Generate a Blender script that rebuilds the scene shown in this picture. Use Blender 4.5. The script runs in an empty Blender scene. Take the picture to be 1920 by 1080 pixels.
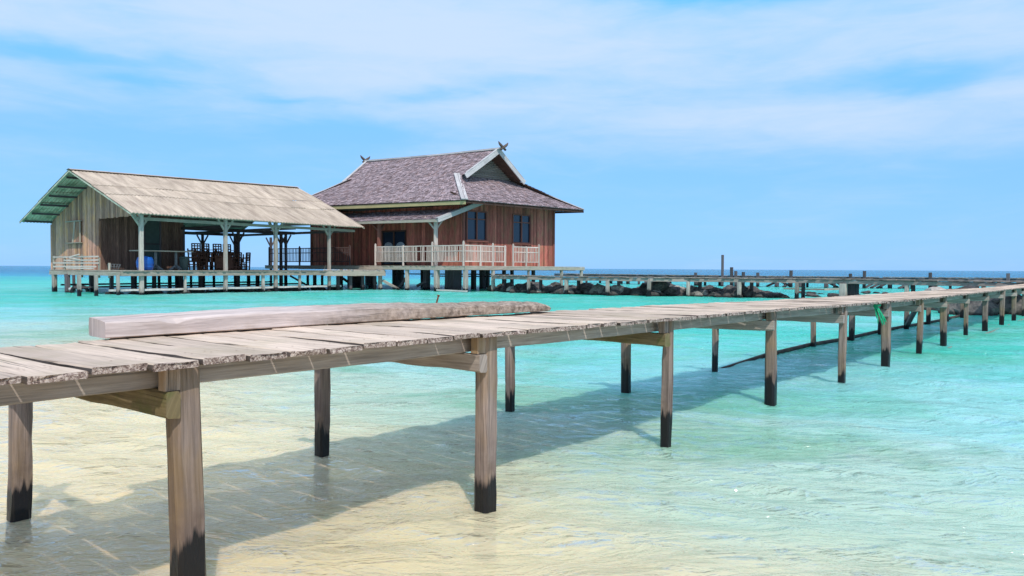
import bpy, bmesh, math, random
import numpy as np
from mathutils import Vector, Matrix
random.seed(7); rng = np.random.default_rng(7)
scene = bpy.context.scene
COL = scene.collection
R = math.radians

# ------------------------------------------------------------------ camera
CAM_H, FPX = 1.3, 1450.0                     # eye height over the water (m), focal length in photo pixels
PITCH, ROLL = math.atan(37/FPX), math.atan(10/1920)
CR = Matrix.Rotation(R(90)-PITCH, 3, 'X') @ Matrix.Rotation(ROLL, 3, 'Z')
cam_d = bpy.data.cameras.new('camera'); cam = bpy.data.objects.new('camera', cam_d); COL.objects.link(cam)
cam.matrix_world = Matrix.Translation((0, 0, CAM_H)) @ CR.to_4x4()
cam_d.sensor_width = 36; cam_d.lens = 36*FPX/1920; cam_d.clip_start = .05; cam_d.clip_end = 20000
scene.camera = cam

# ------------------------------------------------------------------ sun, sky, exposure
SUN_EL, SUN_AZ = R(50), R(164.5)               # azimuth clockwise from +Y: the sun stands behind the camera
sd = bpy.data.lights.new('sun', 'SUN'); sd.energy = 2.95; sd.angle = R(.53); sd.color = (1, .955, .88)
sun = bpy.data.objects.new('sun', sd); COL.objects.link(sun)
sv = Vector((math.sin(SUN_AZ)*math.cos(SUN_EL), math.cos(SUN_AZ)*math.cos(SUN_EL), math.sin(SUN_EL)))
sun.rotation_euler = sv.to_track_quat('Z', 'Y').to_euler()
scene.view_settings.view_transform = 'Standard'; scene.view_settings.look = 'None'
scene.view_settings.exposure = 0.25; scene.view_settings.gamma = 1
scene.cycles.max_bounces = 8; scene.cycles.transparent_max_bounces = 12
scene.cycles.use_denoising = True

class NT:                                    # small helper to write node trees
    def __init__(s, tree): s.t = tree; tree.nodes.clear()
    def n(s, typ, ins=None, **kw):
        nd = s.t.nodes.new(typ)
        for k, v in kw.items(): setattr(nd, k, v)
        for k, v in (ins or {}).items(): s.set(nd, k, v)
        return nd
    def set(s, nd, k, v):
        sock = nd.inputs[k]
        if hasattr(v, 'is_output'): s.t.links.new(v, sock)
        elif hasattr(v, 'outputs'): s.t.links.new(v.outputs[0], sock)
        else:
            if isinstance(v, (tuple, list)) and len(v) == 3 and sock.type == 'RGBA': v = (*v, 1)
            sock.default_value = v
    def math(s, op, a, b=0.0, c=None, clamp=False):
        ins = {0: a, 1: b}
        if c is not None: ins[2] = c
        return s.n('ShaderNodeMath', ins, operation=op, use_clamp=clamp).outputs[0]
    def mix(s, f, a, b, mode='MIX'):
        nd = s.n('ShaderNodeMix', data_type='RGBA', blend_type=mode)
        s.set(nd, 0, f); s.set(nd, 6, a); s.set(nd, 7, b)
        return nd.outputs[2]
    def ramp(s, f, stops, interp='LINEAR'):
        nd = s.n('ShaderNodeValToRGB', {0: f}); cr = nd.color_ramp; cr.interpolation = interp
        while len(cr.elements) < len(stops): cr.elements.new(.5)
        for e, (p, c) in zip(cr.elements, stops):
            e.position = p; e.color = (c, c, c, 1) if not isinstance(c, (tuple, list)) else (*c, 1)
        return nd.outputs[0]
    def noise(s, vec, scale, detail=4, rough=.55, dist=0.0, out=0):
        return s.n('ShaderNodeTexNoise', {'Vector': vec, 'Scale': scale, 'Detail': detail, 'Roughness': rough, 'Distortion': dist}).outputs[out]
    def mapping(s, vec, sc=(1, 1, 1), rot=(0, 0, 0), loc=(0, 0, 0)):
        return s.n('ShaderNodeMapping', {'Vector': vec, 'Location': loc, 'Rotation': rot, 'Scale': sc}).outputs[0]
    def maprange(s, v, a, b, c=0.0, d=1.0, smooth=False):
        nd = s.n('ShaderNodeMapRange', {0: v, 1: a, 2: b, 3: c, 4: d})
        if smooth: nd.interpolation_type = 'SMOOTHSTEP'
        return nd.outputs[0]

world = bpy.data.worlds.new('World'); scene.world = world; world.use_nodes = True
def build_sky():
    T = NT(world.node_tree)
    sky = T.n('ShaderNodeTexSky', sky_type='NISHITA', sun_disc=False)
    sky.sun_elevation = SUN_EL; sky.sun_rotation = SUN_AZ; sky.altitude = 0; sky.air_density = 1.0; sky.dust_density = .3; sky.ozone_density = 5
    tc = T.n('ShaderNodeTexCoord').outputs['Generated']
    x, y, z = T.n('ShaderNodeSeparateXYZ', {0: tc}).outputs
    z = T.math('MAXIMUM', z, 0.0)
    az = T.math('ARCTAN2', x, y)             # 0 straight out to sea
    col = T.mix(1.0, sky.outputs[0], SKY_TINT, 'MULTIPLY')
    base = T.ramp(z, [(0, tuple(v/10 for v in (1.9, 3.72, 6.9))), (.16, tuple(v/10 for v in (1.7, 3.85, 7.0))), (.34, tuple(v/10 for v in (1.1, 4.4, 7.2))), (1, (.27, .43, .62))])
    base = T.mix(1.0, base, (10, 10, 10), 'MULTIPLY')
    col = T.mix(T.ramp(z, [(0, .85), (.35, .75), (1, .3)]), col, base)
    vec = T.n('ShaderNodeCombineXYZ', {0: az, 1: z, 2: 0.0}).outputs[0]
    wrp = T.noise(T.mapping(vec, (3, 9, 1)), 2.0, 4, .55, 0, 1)
    wv = T.n('ShaderNodeVectorMath', {0: wrp, 1: (.5, .5, .5)}, operation='SUBTRACT').outputs[0]
    wv = T.n('ShaderNodeVectorMath', {0: wv, 1: (.22, .045, 0)}, operation='MULTIPLY').outputs[0]
    vw = T.n('ShaderNodeVectorMath', {0: vec, 1: wv}, operation='ADD').outputs[0]
    wx_, wy_, _q = T.n('ShaderNodeSeparateXYZ', {0: vw}).outputs
    big = T.noise(T.mapping(vec, (1.4, 6.0, 1), (0, 0, R(-7)), (3.1, .6, 0)), 1.5, 3, .5, .5)
    wisp = T.noise(T.mapping(vec, (2.6, 15, 1), (0, 0, R(-13))), 2.3, 7, .60, .9)
    fine = T.noise(T.mapping(vec, (9, 34, 1), (0, 0, R(-15))), 2.5, 6, .6, .4)
    dens = T.ramp(z, [(0, .04), (.105, .10), (.15, .34), (.20, .62), (.27, .70), (.40, .72), (1, .85)])
    dens = T.math('ADD', dens, T.math('MULTIPLY', T.math('SUBTRACT', big, .5), .95))
    dens = T.math('ADD', dens, T.math('MULTIPLY', T.math('SUBTRACT', wisp, .5), .6))
    dens = T.math('ADD', dens, T.math('MULTIPLY', T.math('SUBTRACT', fine, .5), .22))
    # clear streaks and thicker banks where they stand in this sky (azimuth, sine of elevation, sizes, weight)
    for (ca, cz, ra, rz, wgt) in ((-.55, .232, .13, .011, -.55), (-.455, .208, .05, .011, -.45), (-.26, .205, .06, .007, -.4), (-.095, .215, .055, .008, -.45), (-.20, .170, .11, .014, -.40),
                                  (-.56, .152, .2, .012, -.3), (.27, .325, .12, .013, -.7), (.46, .220, .13, .014, -.55), (.52, .205, .10, .012, -.4),
                                  (-.35, .30, .28, .045, .28), (.0, .275, .25, .035, .30), (.35, .20, .22, .04, .22), (.33, .155, .25, .025, .20), (-.1, .145, .08, .02, .14)):
        ex = T.math('POWER', T.math('DIVIDE', T.math('SUBTRACT', wx_, ca), ra), 2.0); ey = T.math('POWER', T.math('DIVIDE', T.math('SUBTRACT', wy_, cz), rz), 2.0)
        g = T.math('EXPONENT', T.math('MULTIPLY', T.math('ADD', ex, ey), -1.0))
        dens = T.math('ADD', dens, T.math('MULTIPLY', g, wgt))
    fac = T.math('MULTIPLY', T.maprange(dens, .0, 1.12, 0, 1, True), .88)
    col = T.mix(fac, col, (4.25, 5.15, 6.9))
    bg = T.n('ShaderNodeBackground', {0: col, 1: .13})
    T.n('ShaderNodeOutputWorld', {0: bg.outputs[0]})
SKY_TINT = (.62, 1.0, 1.30)
build_sky()

# ------------------------------------------------------------------ placing helpers
def ray(px, py):
    return CR @ Vector(((px-960)/FPX, -(py-540)/FPX, -1))
def at(px, py, D):                            # the point seen at a photo pixel, D metres out
    d = ray(px, py); return Vector((0, 0, CAM_H)) + d*(D/d.y)
def ground(px, py, z=0.0):
    d = ray(px, py); return Vector((0, 0, CAM_H)) + d*((z-CAM_H)/d.z)

# ------------------------------------------------------------------ mesh helpers
class MB:                                     # collects faces, builds ONE mesh object
    def __init__(s): s.v = []; s.f = []; s.uv = []; s.r = []; s.m = []; s.sm = []
    def face(s, idx, uvs, r, m=0, sm=False):
        s.f.append(idx); s.uv.extend(uvs); s.r.append(r); s.m.append(m); s.sm.append(sm)
    def poly(s, pts, r=None, m=0, uvs=None):
        b = len(s.v); s.v += [tuple(p) for p in pts]
        if uvs is None:
            p = [Vector(q) for q in pts]; e = (p[1]-p[0]); L = e.length or 1; e = e/L
            nn = e.cross(p[-1]-p[0]); nn = nn.normalized() if nn.length > 1e-9 else Vector((0, 0, 1)); g = nn.cross(e)
            uvs = [((q-p[0]).dot(e), (q-p[0]).dot(g)) for q in p]
        s.face(list(range(b, b+len(pts))), uvs, random.random() if r is None else r, m)
    def loft(s, rings, r=None, m=0, sm=False, cap=True, vscale=1.0, mcap=None, mj=None):
        """rings: equal-length lists of points; u runs along the rings (grain), v round them"""
        r = random.random() if r is None else r
        k = len(rings[0]); b = len(s.v)
        ou, ov = random.random()*50, random.random()*50
        for rg in rings: s.v += [tuple(p) for p in rg]
        us = [0.0]
        c = [sum((Vector(p) for p in rg), Vector())/k for rg in rings]
        for i in range(1, len(rings)): us.append(us[-1]+(c[i]-c[i-1]).length)
        vs = [0.0]
        big = max(rings, key=lambda q: (Vector(q[0])-Vector(q[k//2])).length)
        for j in range(k): vs.append(vs[-1]+(Vector(big[(j+1) % k])-Vector(big[j])).length)
        for i in range(len(rings)-1):
            for j in range(k):
                j2 = (j+1) % k
                s.face([b+i*k+j, b+i*k+j2, b+(i+1)*k+j2, b+(i+1)*k+j],
                       [(ou+us[i], ov+vs[j]*vscale), (ou+us[i], ov+vs[j+1]*vscale), (ou+us[i+1], ov+vs[j+1]*vscale), (ou+us[i+1], ov+vs[j]*vscale)], r, m if mj is None else mj[j], sm)
        if cap:
            for i, rev in ((0, True), (len(rings)-1, False)):
                idx = [b+i*k+j for j in range(k)]; pts = [Vector(p) for p in rings[i]]
                a = pts[0]-pts[k//2]; a = a.normalized() if a.length > 1e-9 else Vector((1, 0, 0))
                q = [((p-c[i]).dot(a)*.8+ou, (p-c[i]).cross(a).length*.8+ov) for p in pts]
                if rev: idx = idx[::-1]; q = q[::-1]
                s.face(idx, q, r*.6, m if mcap is None else mcap)
    def bar(s, p0, p1, w, h, up=(0, 0, 1), ch=0.0, n=1, jit=0.0, r=None, m=0, taper=1.0, sag=0.0):
        """squared timber from p0 to p1: w across, h along up; ch = worn corner size; n = rings; jit = unevenness"""
        p0, p1, up = Vector(p0), Vector(p1), Vector(up)
        d = (p1-p0).normalized()
        if abs(d.dot(up)) > .97: up = Vector((1, 0, 0)) if abs(d.x) < .9 else Vector((0, 1, 0))
        sx = d.cross(up).normalized(); sy = sx.cross(d).normalized()
        if ch > 0:
            a, b2 = w/2, h/2
            sec = [(-a+ch, -b2), (a-ch, -b2), (a, -b2+ch), (a, b2-ch), (a-ch, b2), (-a+ch, b2), (-a, b2-ch), (-a, -b2+ch)]
        else:
            a, b2 = w/2, h/2; sec = [(-a, -b2), (a, -b2), (a, b2), (-a, b2)]
        rings = []; ph = [random.random()*6.28 for _ in range(len(sec)*2)]; fr = random.uniform(2, 4)
        L = (p1-p0).length
        for i in range(n+1):
            t = i/n; tp = 1+(taper-1)*t; c = p0.lerp(p1, t) + Vector((0, 0, -sag*4*t*(1-t)))
            ring = []
            for j, (x, y) in enumerate(sec):
                jx = jit*(math.sin(fr*t*L+ph[j])*.6+random.uniform(-.5, .5)) if jit else 0
                jy = jit*(math.sin(fr*1.3*t*L+ph[j+len(sec)])*.6+random.uniform(-.5, .5)) if jit else 0
                ring.append(c + sx*(x*tp+jx) + sy*(y*tp+jy))
            rings.append(ring)
        s.loft(rings, r, m)
    def tube(s, pts, rad, k=8, r=None, m=0, rads=None):
        pts = [Vector(p) for p in pts]; rings = []
        prev = None
        for i, p in enumerate(pts):
            d = (pts[min(i+1, len(pts)-1)]-pts[max(i-1, 0)]).normalized()
            a = prev if prev is not None else (Vector((0, 0, 1)) if abs(d.z) < .9 else Vector((1, 0, 0)))
            sx = d.cross(a)
            if sx.length < 1e-5: sx = d.cross(Vector((.3, .9, .1)))
            sx.normalize(); sy = sx.cross(d).normalized(); prev = sy
            rr = rads[i] if rads else rad
            rings.append([p + sx*math.cos(2*math.pi*j/k)*rr + sy*math.sin(2*math.pi*j/k)*rr for j in range(k)])
        s.loft(rings, r, m, sm=True)
    def build(s, name, mats, parent=None):
        me = bpy.data.meshes.new(name); me.from_pydata(s.v, [], s.f)
        if not isinstance(mats, (list, tuple)): mats = [mats]
        for q in mats: me.materials.append(q)
        me.polygons.foreach_set('material_index', s.m); me.polygons.foreach_set('use_smooth', s.sm)
        uvl = me.uv_layers.new(name='UVMap'); uvl.data.foreach_set('uv', np.array(s.uv, dtype=np.float32).ravel())
        at_ = me.attributes.new('rnd', 'FLOAT', 'FACE'); at_.data.foreach_set('value', np.array(s.r, dtype=np.float32))
        me.update()
        o = bpy.data.objects.new(name, me); COL.objects.link(o)
        if parent is not None:
            o.parent = parent; o.matrix_parent_inverse = parent.matrix_world.inverted() if parent.type != 'EMPTY' else Matrix.Translation(-Vector(parent.location))
        return o

def tag(o, label=None, cat=None, group=None, kind=None):
    if label: o['label'] = label
    if cat: o['category'] = cat
    if group: o['group'] = group
    if kind: o['kind'] = kind
    return o
def empty(name, loc, label, cat, group=None):
    o = bpy.data.objects.new(name, None); COL.objects.link(o); o.location = loc; o.empty_display_size = .2
    return tag(o, label, cat, group)
# ------------------------------------------------------------------ materials
def mat(name):
    m = bpy.data.materials.new(name); m.use_nodes = True; return m, NT(m.node_tree)
def finish(T, bsdf): T.n('ShaderNodeOutputMaterial', {0: bsdf.outputs[0]})
def wood(name, light, dark, *, zone=None, stain=None, stain_amt=.5, wet=None, vary=.35, grain=1.0, rough=.85, crack=.6, moss=0.0, bump=.5):
    """weathered timber: u = along the grain (metres); wet = height below which the timber is black with algae"""
    m, T = mat(name)
    uv = T.n('ShaderNodeUVMap').outputs[0]; rnd = T.n('ShaderNodeAttribute', attribute_name='rnd').outputs['Fac']
    geo = T.n('ShaderNodeNewGeometry'); pos = geo.outputs['Position']
    g1 = T.noise(T.mapping(uv, (1.6, 34*grain, 1)), 1.0, 6, .6, .6)
    g2 = T.noise(T.mapping(uv, (5, 150*grain, 1)), 1.0, 4, .6, .3)
    blot = T.noise(pos, 2.3, 5, .6)
    f = T.math('ADD', T.math('MULTIPLY', g1, .62), T.math('MULTIPLY', g2, .38))
    f = T.maprange(f, .37, .62)
    c = T.mix(f, dark, light)
    c = T.mix(T.maprange(blot, .3, .7, .0, .45), c, tuple(x*.62 for x in light), 'MIX')
    if zone:
        za = T.math('ADD', T.n('ShaderNodeSeparateXYZ', {0: pos}).outputs[0], T.math('MULTIPLY', T.math('SUBTRACT', T.noise(T.mapping(uv, (3, 14, 1)), 1.0, 5, .6), .5), 1.5))
        c = T.mix(T.maprange(za, zone[0], zone[1]), c, T.mix(T.maprange(T.noise(pos, 26, 6, .7), .38, .64), zone[3], zone[2]))
    if stain: c = T.mix(T.math('MULTIPLY', T.maprange(T.noise(T.mapping(pos, (1, 1, .45)), 3.1, 4, .6), .47, .66), stain_amt), c, stain)
    if moss: c = T.mix(T.math('MULTIPLY', T.maprange(T.noise(pos, 5.5, 5, .65), .5, .62), moss), c, (.10, .115, .035))
    v = T.maprange(rnd, 0, 1, 1-vary, 1+vary)
    c = T.mix(1.0, c, T.n('ShaderNodeCombineColor', {0: v, 1: v, 2: v}).outputs[0], 'MULTIPLY')
    ck = T.noise(T.mapping(uv, (.9, 60*grain, 1), loc=(9, 4, 0)), 1.0, 3, .5, .2)
    ckm = T.maprange(ck, .655, .70)
    c = T.mix(T.math('MULTIPLY', ckm, crack), c, tuple(x*.25 for x in dark))
    ro = rough
    if wet is not None:
        z = T.n('ShaderNodeSeparateXYZ', {0: pos}).outputs[2]
        edge = T.math('ADD', z, T.math('MULTIPLY', T.math('SUBTRACT', T.noise(T.mapping(uv, (1.3, 15, 1)), 1.0, 4, .65), .5), .42))
        edge = T.math('ADD', edge, T.math('MULTIPLY', T.math('SUBTRACT', T.noise(pos, 1.1, 1, .5), .5), .30))
        edge = T.math('ADD', edge, T.math('MULTIPLY', T.math('SUBTRACT', rnd, .5), .24))
        w = T.maprange(edge, wet+.02, wet-.02)
        half = T.math('MULTIPLY', T.maprange(edge, wet+.30, wet+.0), T.maprange(T.noise(pos, 9, 4, .6), .38, .58, .25, 1))
        c = T.mix(T.math('MULTIPLY', half, .62), c, (.085, .055, .048))
        c = T.mix(w, c, (.012, .011, .012)); ro = T.maprange(w, 0, 1, rough, .38)
    h = T.math('ADD', T.math('MULTIPLY', g1, .6), T.math('SUBTRACT', T.math('MULTIPLY', g2, .4), T.math('MULTIPLY', ckm, 1.2)))
    bp = T.n('ShaderNodeBump', {'Strength': bump, 'Distance': .006, 'Height': h})
    b = T.n('ShaderNodeBsdfPrincipled', {'Base Color': c, 'Roughness': ro, 'Specular IOR Level': .25, 'Normal': bp.outputs[0]})
    finish(T, b); return m
def plain(name, col, rough=.7, vary=.2, nscale=6, spec=.3, metallic=0.0, dirt=None):
    m, T = mat(name)
    geo = T.n('ShaderNodeNewGeometry'); rnd = T.n('ShaderNodeAttribute', attribute_name='rnd').outputs['Fac']
    n = T.noise(geo.outputs['Position'], nscale, 5, .6)
    v = T.math('ADD', T.maprange(n, .3, .7, 1-vary, 1+vary), T.maprange(rnd, 0, 1, -vary*.6, vary*.6))
    c = T.mix(1.0, (*col, 1), T.n('ShaderNodeCombineColor', {0: v, 1: v, 2: v}).outputs[0], 'MULTIPLY')
    if dirt: c = T.mix(T.math('MULTIPLY', T.maprange(T.noise(geo.outputs['Position'], nscale*.6, 6, .65), .48, .62), .7), c, dirt)
    bp = T.n('ShaderNodeBump', {'Strength': .3, 'Distance': .01, 'Height': n})
    b = T.n('ShaderNodeBsdfPrincipled', {'Base Color': c, 'Roughness': rough, 'Specular IOR Level': spec, 'Metallic': metallic, 'Normal': bp.outputs[0]})
    finish(T, b); return m

M = {}
M['plankside'] = wood('plank_edge_wood', (.14, .11, .095), (.05, .038, .032), vary=.3)
M['deck'] = wood('deck_wood', (.76, .60, .475), (.44, .335, .265), stain=(.40, .33, .22), stain_amt=.45, vary=.20, crack=.75, bump=.7)
M['post'] = wood('post_wood', (.36, .275, .235), (.105, .08, .068), stain=(.30, .19, .075), stain_amt=.55, wet=.215, vary=.2, crack=.95, bump=.8)
M['stringer'] = wood('stringer_wood', (.44, .37, .325), (.18, .145, .125), vary=.12, crack=.5)
M['mossy'] = wood('mossy_beam_wood', (.29, .225, .125), (.08, .058, .035), stain=(.16, .12, .05), stain_amt=.8, moss=.6, vary=.12)
M['beam'] = wood('beam_wood', (.72, .60, .55), (.38, .30, .28), stain=(.34, .25, .18), stain_amt=.35, vary=.03, crack=.9, grain=.8, zone=(-1.25, -.55, (.46, .36, .29), (.15, .11, .085)), bump=.8)
M['beam_crust'] = wood('crusted_beam_wood', (.33, .27, .23), (.12, .09, .075), stain=(.30, .23, .08), stain_amt=.6, vary=.05, moss=.4, crack=.8)
M['greywood'] = wood('grey_wood', (.50, .44, .36), (.23, .195, .16), stain=(.26, .25, .17), stain_amt=.4, vary=.28)
M['pierdeck'] = wood('pier_deck_wood', (.33, .29, .25), (.14, .12, .105), vary=.35)
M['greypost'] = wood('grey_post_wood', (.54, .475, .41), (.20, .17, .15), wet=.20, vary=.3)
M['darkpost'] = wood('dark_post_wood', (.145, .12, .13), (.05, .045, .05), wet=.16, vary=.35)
M['shedwall'] = wood('shed_wall_wood', (.64, .37, .27), (.19, .10, .072), stain=(.64, .32, .11), stain_amt=.5, vary=.38, grain=.45, crack=.7)
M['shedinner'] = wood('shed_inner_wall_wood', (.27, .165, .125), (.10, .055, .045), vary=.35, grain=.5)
M['redwall'] = wood('red_wall_wood', (.56, .18, .13), (.22, .066, .052), stain=(.27, .17, .095), stain_amt=.55, vary=.38, grain=.4)
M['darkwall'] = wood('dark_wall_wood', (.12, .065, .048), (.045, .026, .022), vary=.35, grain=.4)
M['redpost'] = wood('red_post_wood', (.30, .12, .09), (.16, .06, .05), vary=.15)
M['rail'] = wood('rail_wood', (.72, .60, .53), (.40, .31, .26), vary=.2, crack=.2)
M['raildark'] = wood('dark_rail_wood', (.16, .10, .09), (.07, .045, .045), vary=.25, crack=.2)
M['white'] = wood('whitewashed_board', (.64, .61, .59), (.34, .32, .33), vary=.12, crack=.35)
M['cream'] = wood('cream_board', (.55, .47, .24), (.38, .31, .15), vary=.10, crack=.2)
M['furn'] = wood('dark_furniture_wood', (.15, .065, .042), (.05, .024, .018), vary=.4, crack=.1)
M['shingle'] = wood('roof_shingle', (.46, .365, .38), (.21, .15, .165), stain=(.21, .115, .09), stain_amt=.5, vary=.42, grain=.35, crack=.5)
M['sheet_green'] = plain('green_painted_sheet', (.50, .50, .38), .6, .18, 3, dirt=(.16, .20, .12))
def sheet_mat():
    m, T = mat('weathered_roof_sheet')
    uv = T.n('ShaderNodeUVMap').outputs[0]; pos = T.n('ShaderNodeNewGeometry').outputs['Position']
    rnd = T.n('ShaderNodeAttribute', attribute_name='rnd').outputs['Fac']
    n1 = T.noise(T.mapping(uv, (.7, 2.2, 1)), 1.3, 6, .62)
    n2 = T.noise(T.mapping(uv, (.5, 9, 1)), 1.0, 5, .6)
    c = T.mix(T.maprange(n1, .32, .68), (.30, .235, .185), (.56, .46, .36))
    c = T.mix(T.math('MULTIPLY', T.maprange(n2, .5, .68), .45), c, (.60, .50, .42))
    v = T.maprange(rnd, 0, 1, .88, 1.12)
    c = T.mix(1.0, c, T.n('ShaderNodeCombineColor', {0: v, 1: v, 2: v}).outputs[0], 'MULTIPLY')
    c = T.mix(T.math('MULTIPLY', T.maprange(T.noise(pos, 14, 4, .7), .56, .66), .35), c, (.15, .12, .09))
    b = T.n('ShaderNodeBsdfPrincipled', {'Base Color': c, 'Roughness': .8, 'Specular IOR Level': .2}); finish(T, b); return m
M['sheet'] = sheet_mat()
def endgrain_mat():
    m, T = mat('end_grain_wood')
    pos = T.n('ShaderNodeNewGeometry').outputs['Position']
    n = T.noise(pos, 95, 4, .7, 1.2); n2 = T.noise(pos, 30, 3, .6, 2.0)
    c = T.ramp(T.math('ADD', T.math('MULTIPLY', n, .6), T.math('MULTIPLY', n2, .4)), [(.38, (.055, .035, .03)), (.48, (.24, .17, .145)), (.58, (.56, .46, .40))])
    bp = T.n('ShaderNodeBump', {'Strength': .8, 'Distance': .006, 'Height': n})
    b = T.n('ShaderNodeBsdfPrincipled', {'Base Color': c, 'Roughness': .9, 'Specular IOR Level': .1, 'Normal': bp.outputs[0]}); finish(T, b); return m
M['endgrain'] = endgrain_mat()
def glass_mat():
    m, T = mat('window_glass')
    b = T.n('ShaderNodeBsdfPrincipled', {'Base Color': (.018, .03, .055), 'Roughness': .12, 'Specular IOR Level': .6}); finish(T, b); return m
M['glass'] = glass_mat()
M['curtain'] = plain('curtain_cloth', (.30, .36, .42), .9, .1)
M['blue'] = plain('blue_plastic', (.008, .10, .42), .35, .12, 3, .5)
M['bin'] = plain('grey_green_plastic', (.055, .085, .08), .5, .15)
M['rubber'] = plain('black_rubber', (.012, .012, .014), .6, .2)
M['metal'] = plain('dull_grey_metal', (.12, .13, .135), .5, .2, spec=.5)
M['rust'] = plain('rusty_iron', (.16, .055, .025), .8, .35, 40)
M['horn'] = wood('horn_wood', (.16, .12, .10), (.06, .045, .04), vary=.1)
M['dark'] = plain('dark_underside', (.03, .022, .02), .9, .2)
M['ropegreen'] = plain('green_net_cloth', (.01, .34, .16), .75, .3, 30)
M['pipe'] = plain('dark_pipe', (.05, .04, .035), .7, .3, 8, dirt=(.12, .09, .05))
M['pipepale'] = plain('pale_pipe', (.16, .19, .15), .7, .3, 8)
M['paleconc'] = plain('pale_plank', (.52, .50, .46), .85, .2, 8)
M['shell'] = plain('shell_chip', (.72, .62, .40), .6, .2, 60)
def rock_mat(name, a, b_):
    m, T = mat(name)
    tc = T.n('ShaderNodeTexCoord').outputs['Object']; oi = T.n('ShaderNodeObjectInfo').outputs['Random']
    n = T.noise(tc, 3.5, 8, .65); c = T.mix(T.maprange(n, .35, .68), a, b_)
    v = T.maprange(oi, 0, 1, .45, 1.5)
    c = T.mix(1.0, c, T.n('ShaderNodeCombineColor', {0: v, 1: v, 2: v}).outputs[0], 'MULTIPLY')
    z = T.n('ShaderNodeSeparateXYZ', {0: T.n('ShaderNodeNewGeometry').outputs['Position']}).outputs[2]
    c = T.mix(T.maprange(z, .12, .05), c, (.012, .014, .012))
    bp = T.n('ShaderNodeBump', {'Strength': .8, 'Distance': .05, 'Height': n})
    b = T.n('ShaderNodeBsdfPrincipled', {'Base Color': c, 'Roughness': .85, 'Normal': bp.outputs[0]}); finish(T, b); return m
M['rock'] = rock_mat('dark_rock', (.025, .024, .026), (.13, .115, .10))
M['rockpale'] = rock_mat('pale_rock', (.15, .13, .11), (.42, .38, .33))

# ------------------------------------------------------------------ seabed and sea
def vnoise(x, y, seed, scale):
    """smooth value noise in world metres"""
    r_ = np.random.default_rng(seed); tab = r_.random((256, 256))
    x = x*scale; y = y*scale; xi = np.floor(x).astype(int); yi = np.floor(y).astype(int)
    fx = x-xi; fy = y-yi; fx = fx*fx*(3-2*fx); fy = fy*fy*(3-2*fy)
    g = lambda i, j: tab[(i) % 256, (j) % 256]
    return (g(xi, yi)*(1-fx)+g(xi+1, yi)*fx)*(1-fy)+(g(xi, yi+1)*(1-fx)+g(xi+1, yi+1)*fx)*fy
def depth_at(x, y):
    s = .95*x+.75*y
    s = s + (vnoise(x, y, 3, .22)-.5)*1.6
    pts_s = [-30, -5, -2, .4, 1.4, 2.4, 3.4, 5.0, 7.0, 9.9, 13, 18, 26, 60]
    pts_d = [-2.2, -.5, .03, .11, .15, .25, .40, .62, .88, 1.18, 1.5, 1.9, 2.2, 2.6]
    d = np.interp(s, pts_s, pts_d)
    d = np.maximum(d, np.interp(np.hypot(x, y), [7, 13, 20, 32], [-3, .38, .75, 1.65])*np.where(y > 0, 1, 0)-np.where(y > 0, 0, 3))
    far = np.clip((np.hypot(x, y)-50)/210, 0, 1); far = far*far*(3-2*far)
    d = d + far*11 + np.where(d > .9, (vnoise(x, y, 5, .09)-.5)*.9, 0)
    return d
WV = []
_r = np.random.default_rng(21)
for lam, amp, nn in ((3.2, .009, 4), (1.5, .0070, 6), (.8, .0048, 8), (.42, .0030, 9), (.22, .0013, 8)):
    for _ in range(nn):
        a = _r.normal(R(75), R(36)); l = lam*_r.uniform(.7, 1.35)
        WV.append((math.cos(a)*2*math.pi/l, math.sin(a)*2*math.pi/l, _r.random()*6.28, amp/math.sqrt(nn)*1.5, l))
_g = [(355,1150),(910,955),(1247,835),(1445,757),(1575,720),(1660,688),(1720,665),(1770,647),(33,975),(603,865),(957,772),(1174,735),(1338,697),(1445,672),(1527,651),(1597,639)]
POST_XY = [tuple(ground(*q)[:2]) for q in _g]
def wave_h(x, y, cell):
    wx = x + .35*(vnoise(x, y, 11, .9)-.5)+.8*(vnoise(x, y, 13, .23)-.5)
    wy = y + .35*(vnoise(x, y, 12, .9)-.5)+.8*(vnoise(x, y, 14, .23)-.5)
    h = np.zeros_like(x); ring = np.zeros_like(x)
    for px_, py_ in POST_XY:                   # ripples thrown back by the jetty posts
        rr = np.hypot(x-px_, y-py_); m_ = rr < 1.6
        ring[m_] += .0055*np.exp(-rr[m_]/.38)*np.cos(rr[m_]*2*math.pi/.15+px_)*np.clip(.15/(cell[m_]*3)-.3, 0, 1)
    mod = .55+.9*vnoise(x, y, 15, .35)
    for kx, ky, ph, am, l in WV:
        fade = np.clip(l/(cell*4)-.35, 0, 1)
        h += am*fade*np.sin(kx*wx+ky*wy+ph)
    return h*mod+ring
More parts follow.
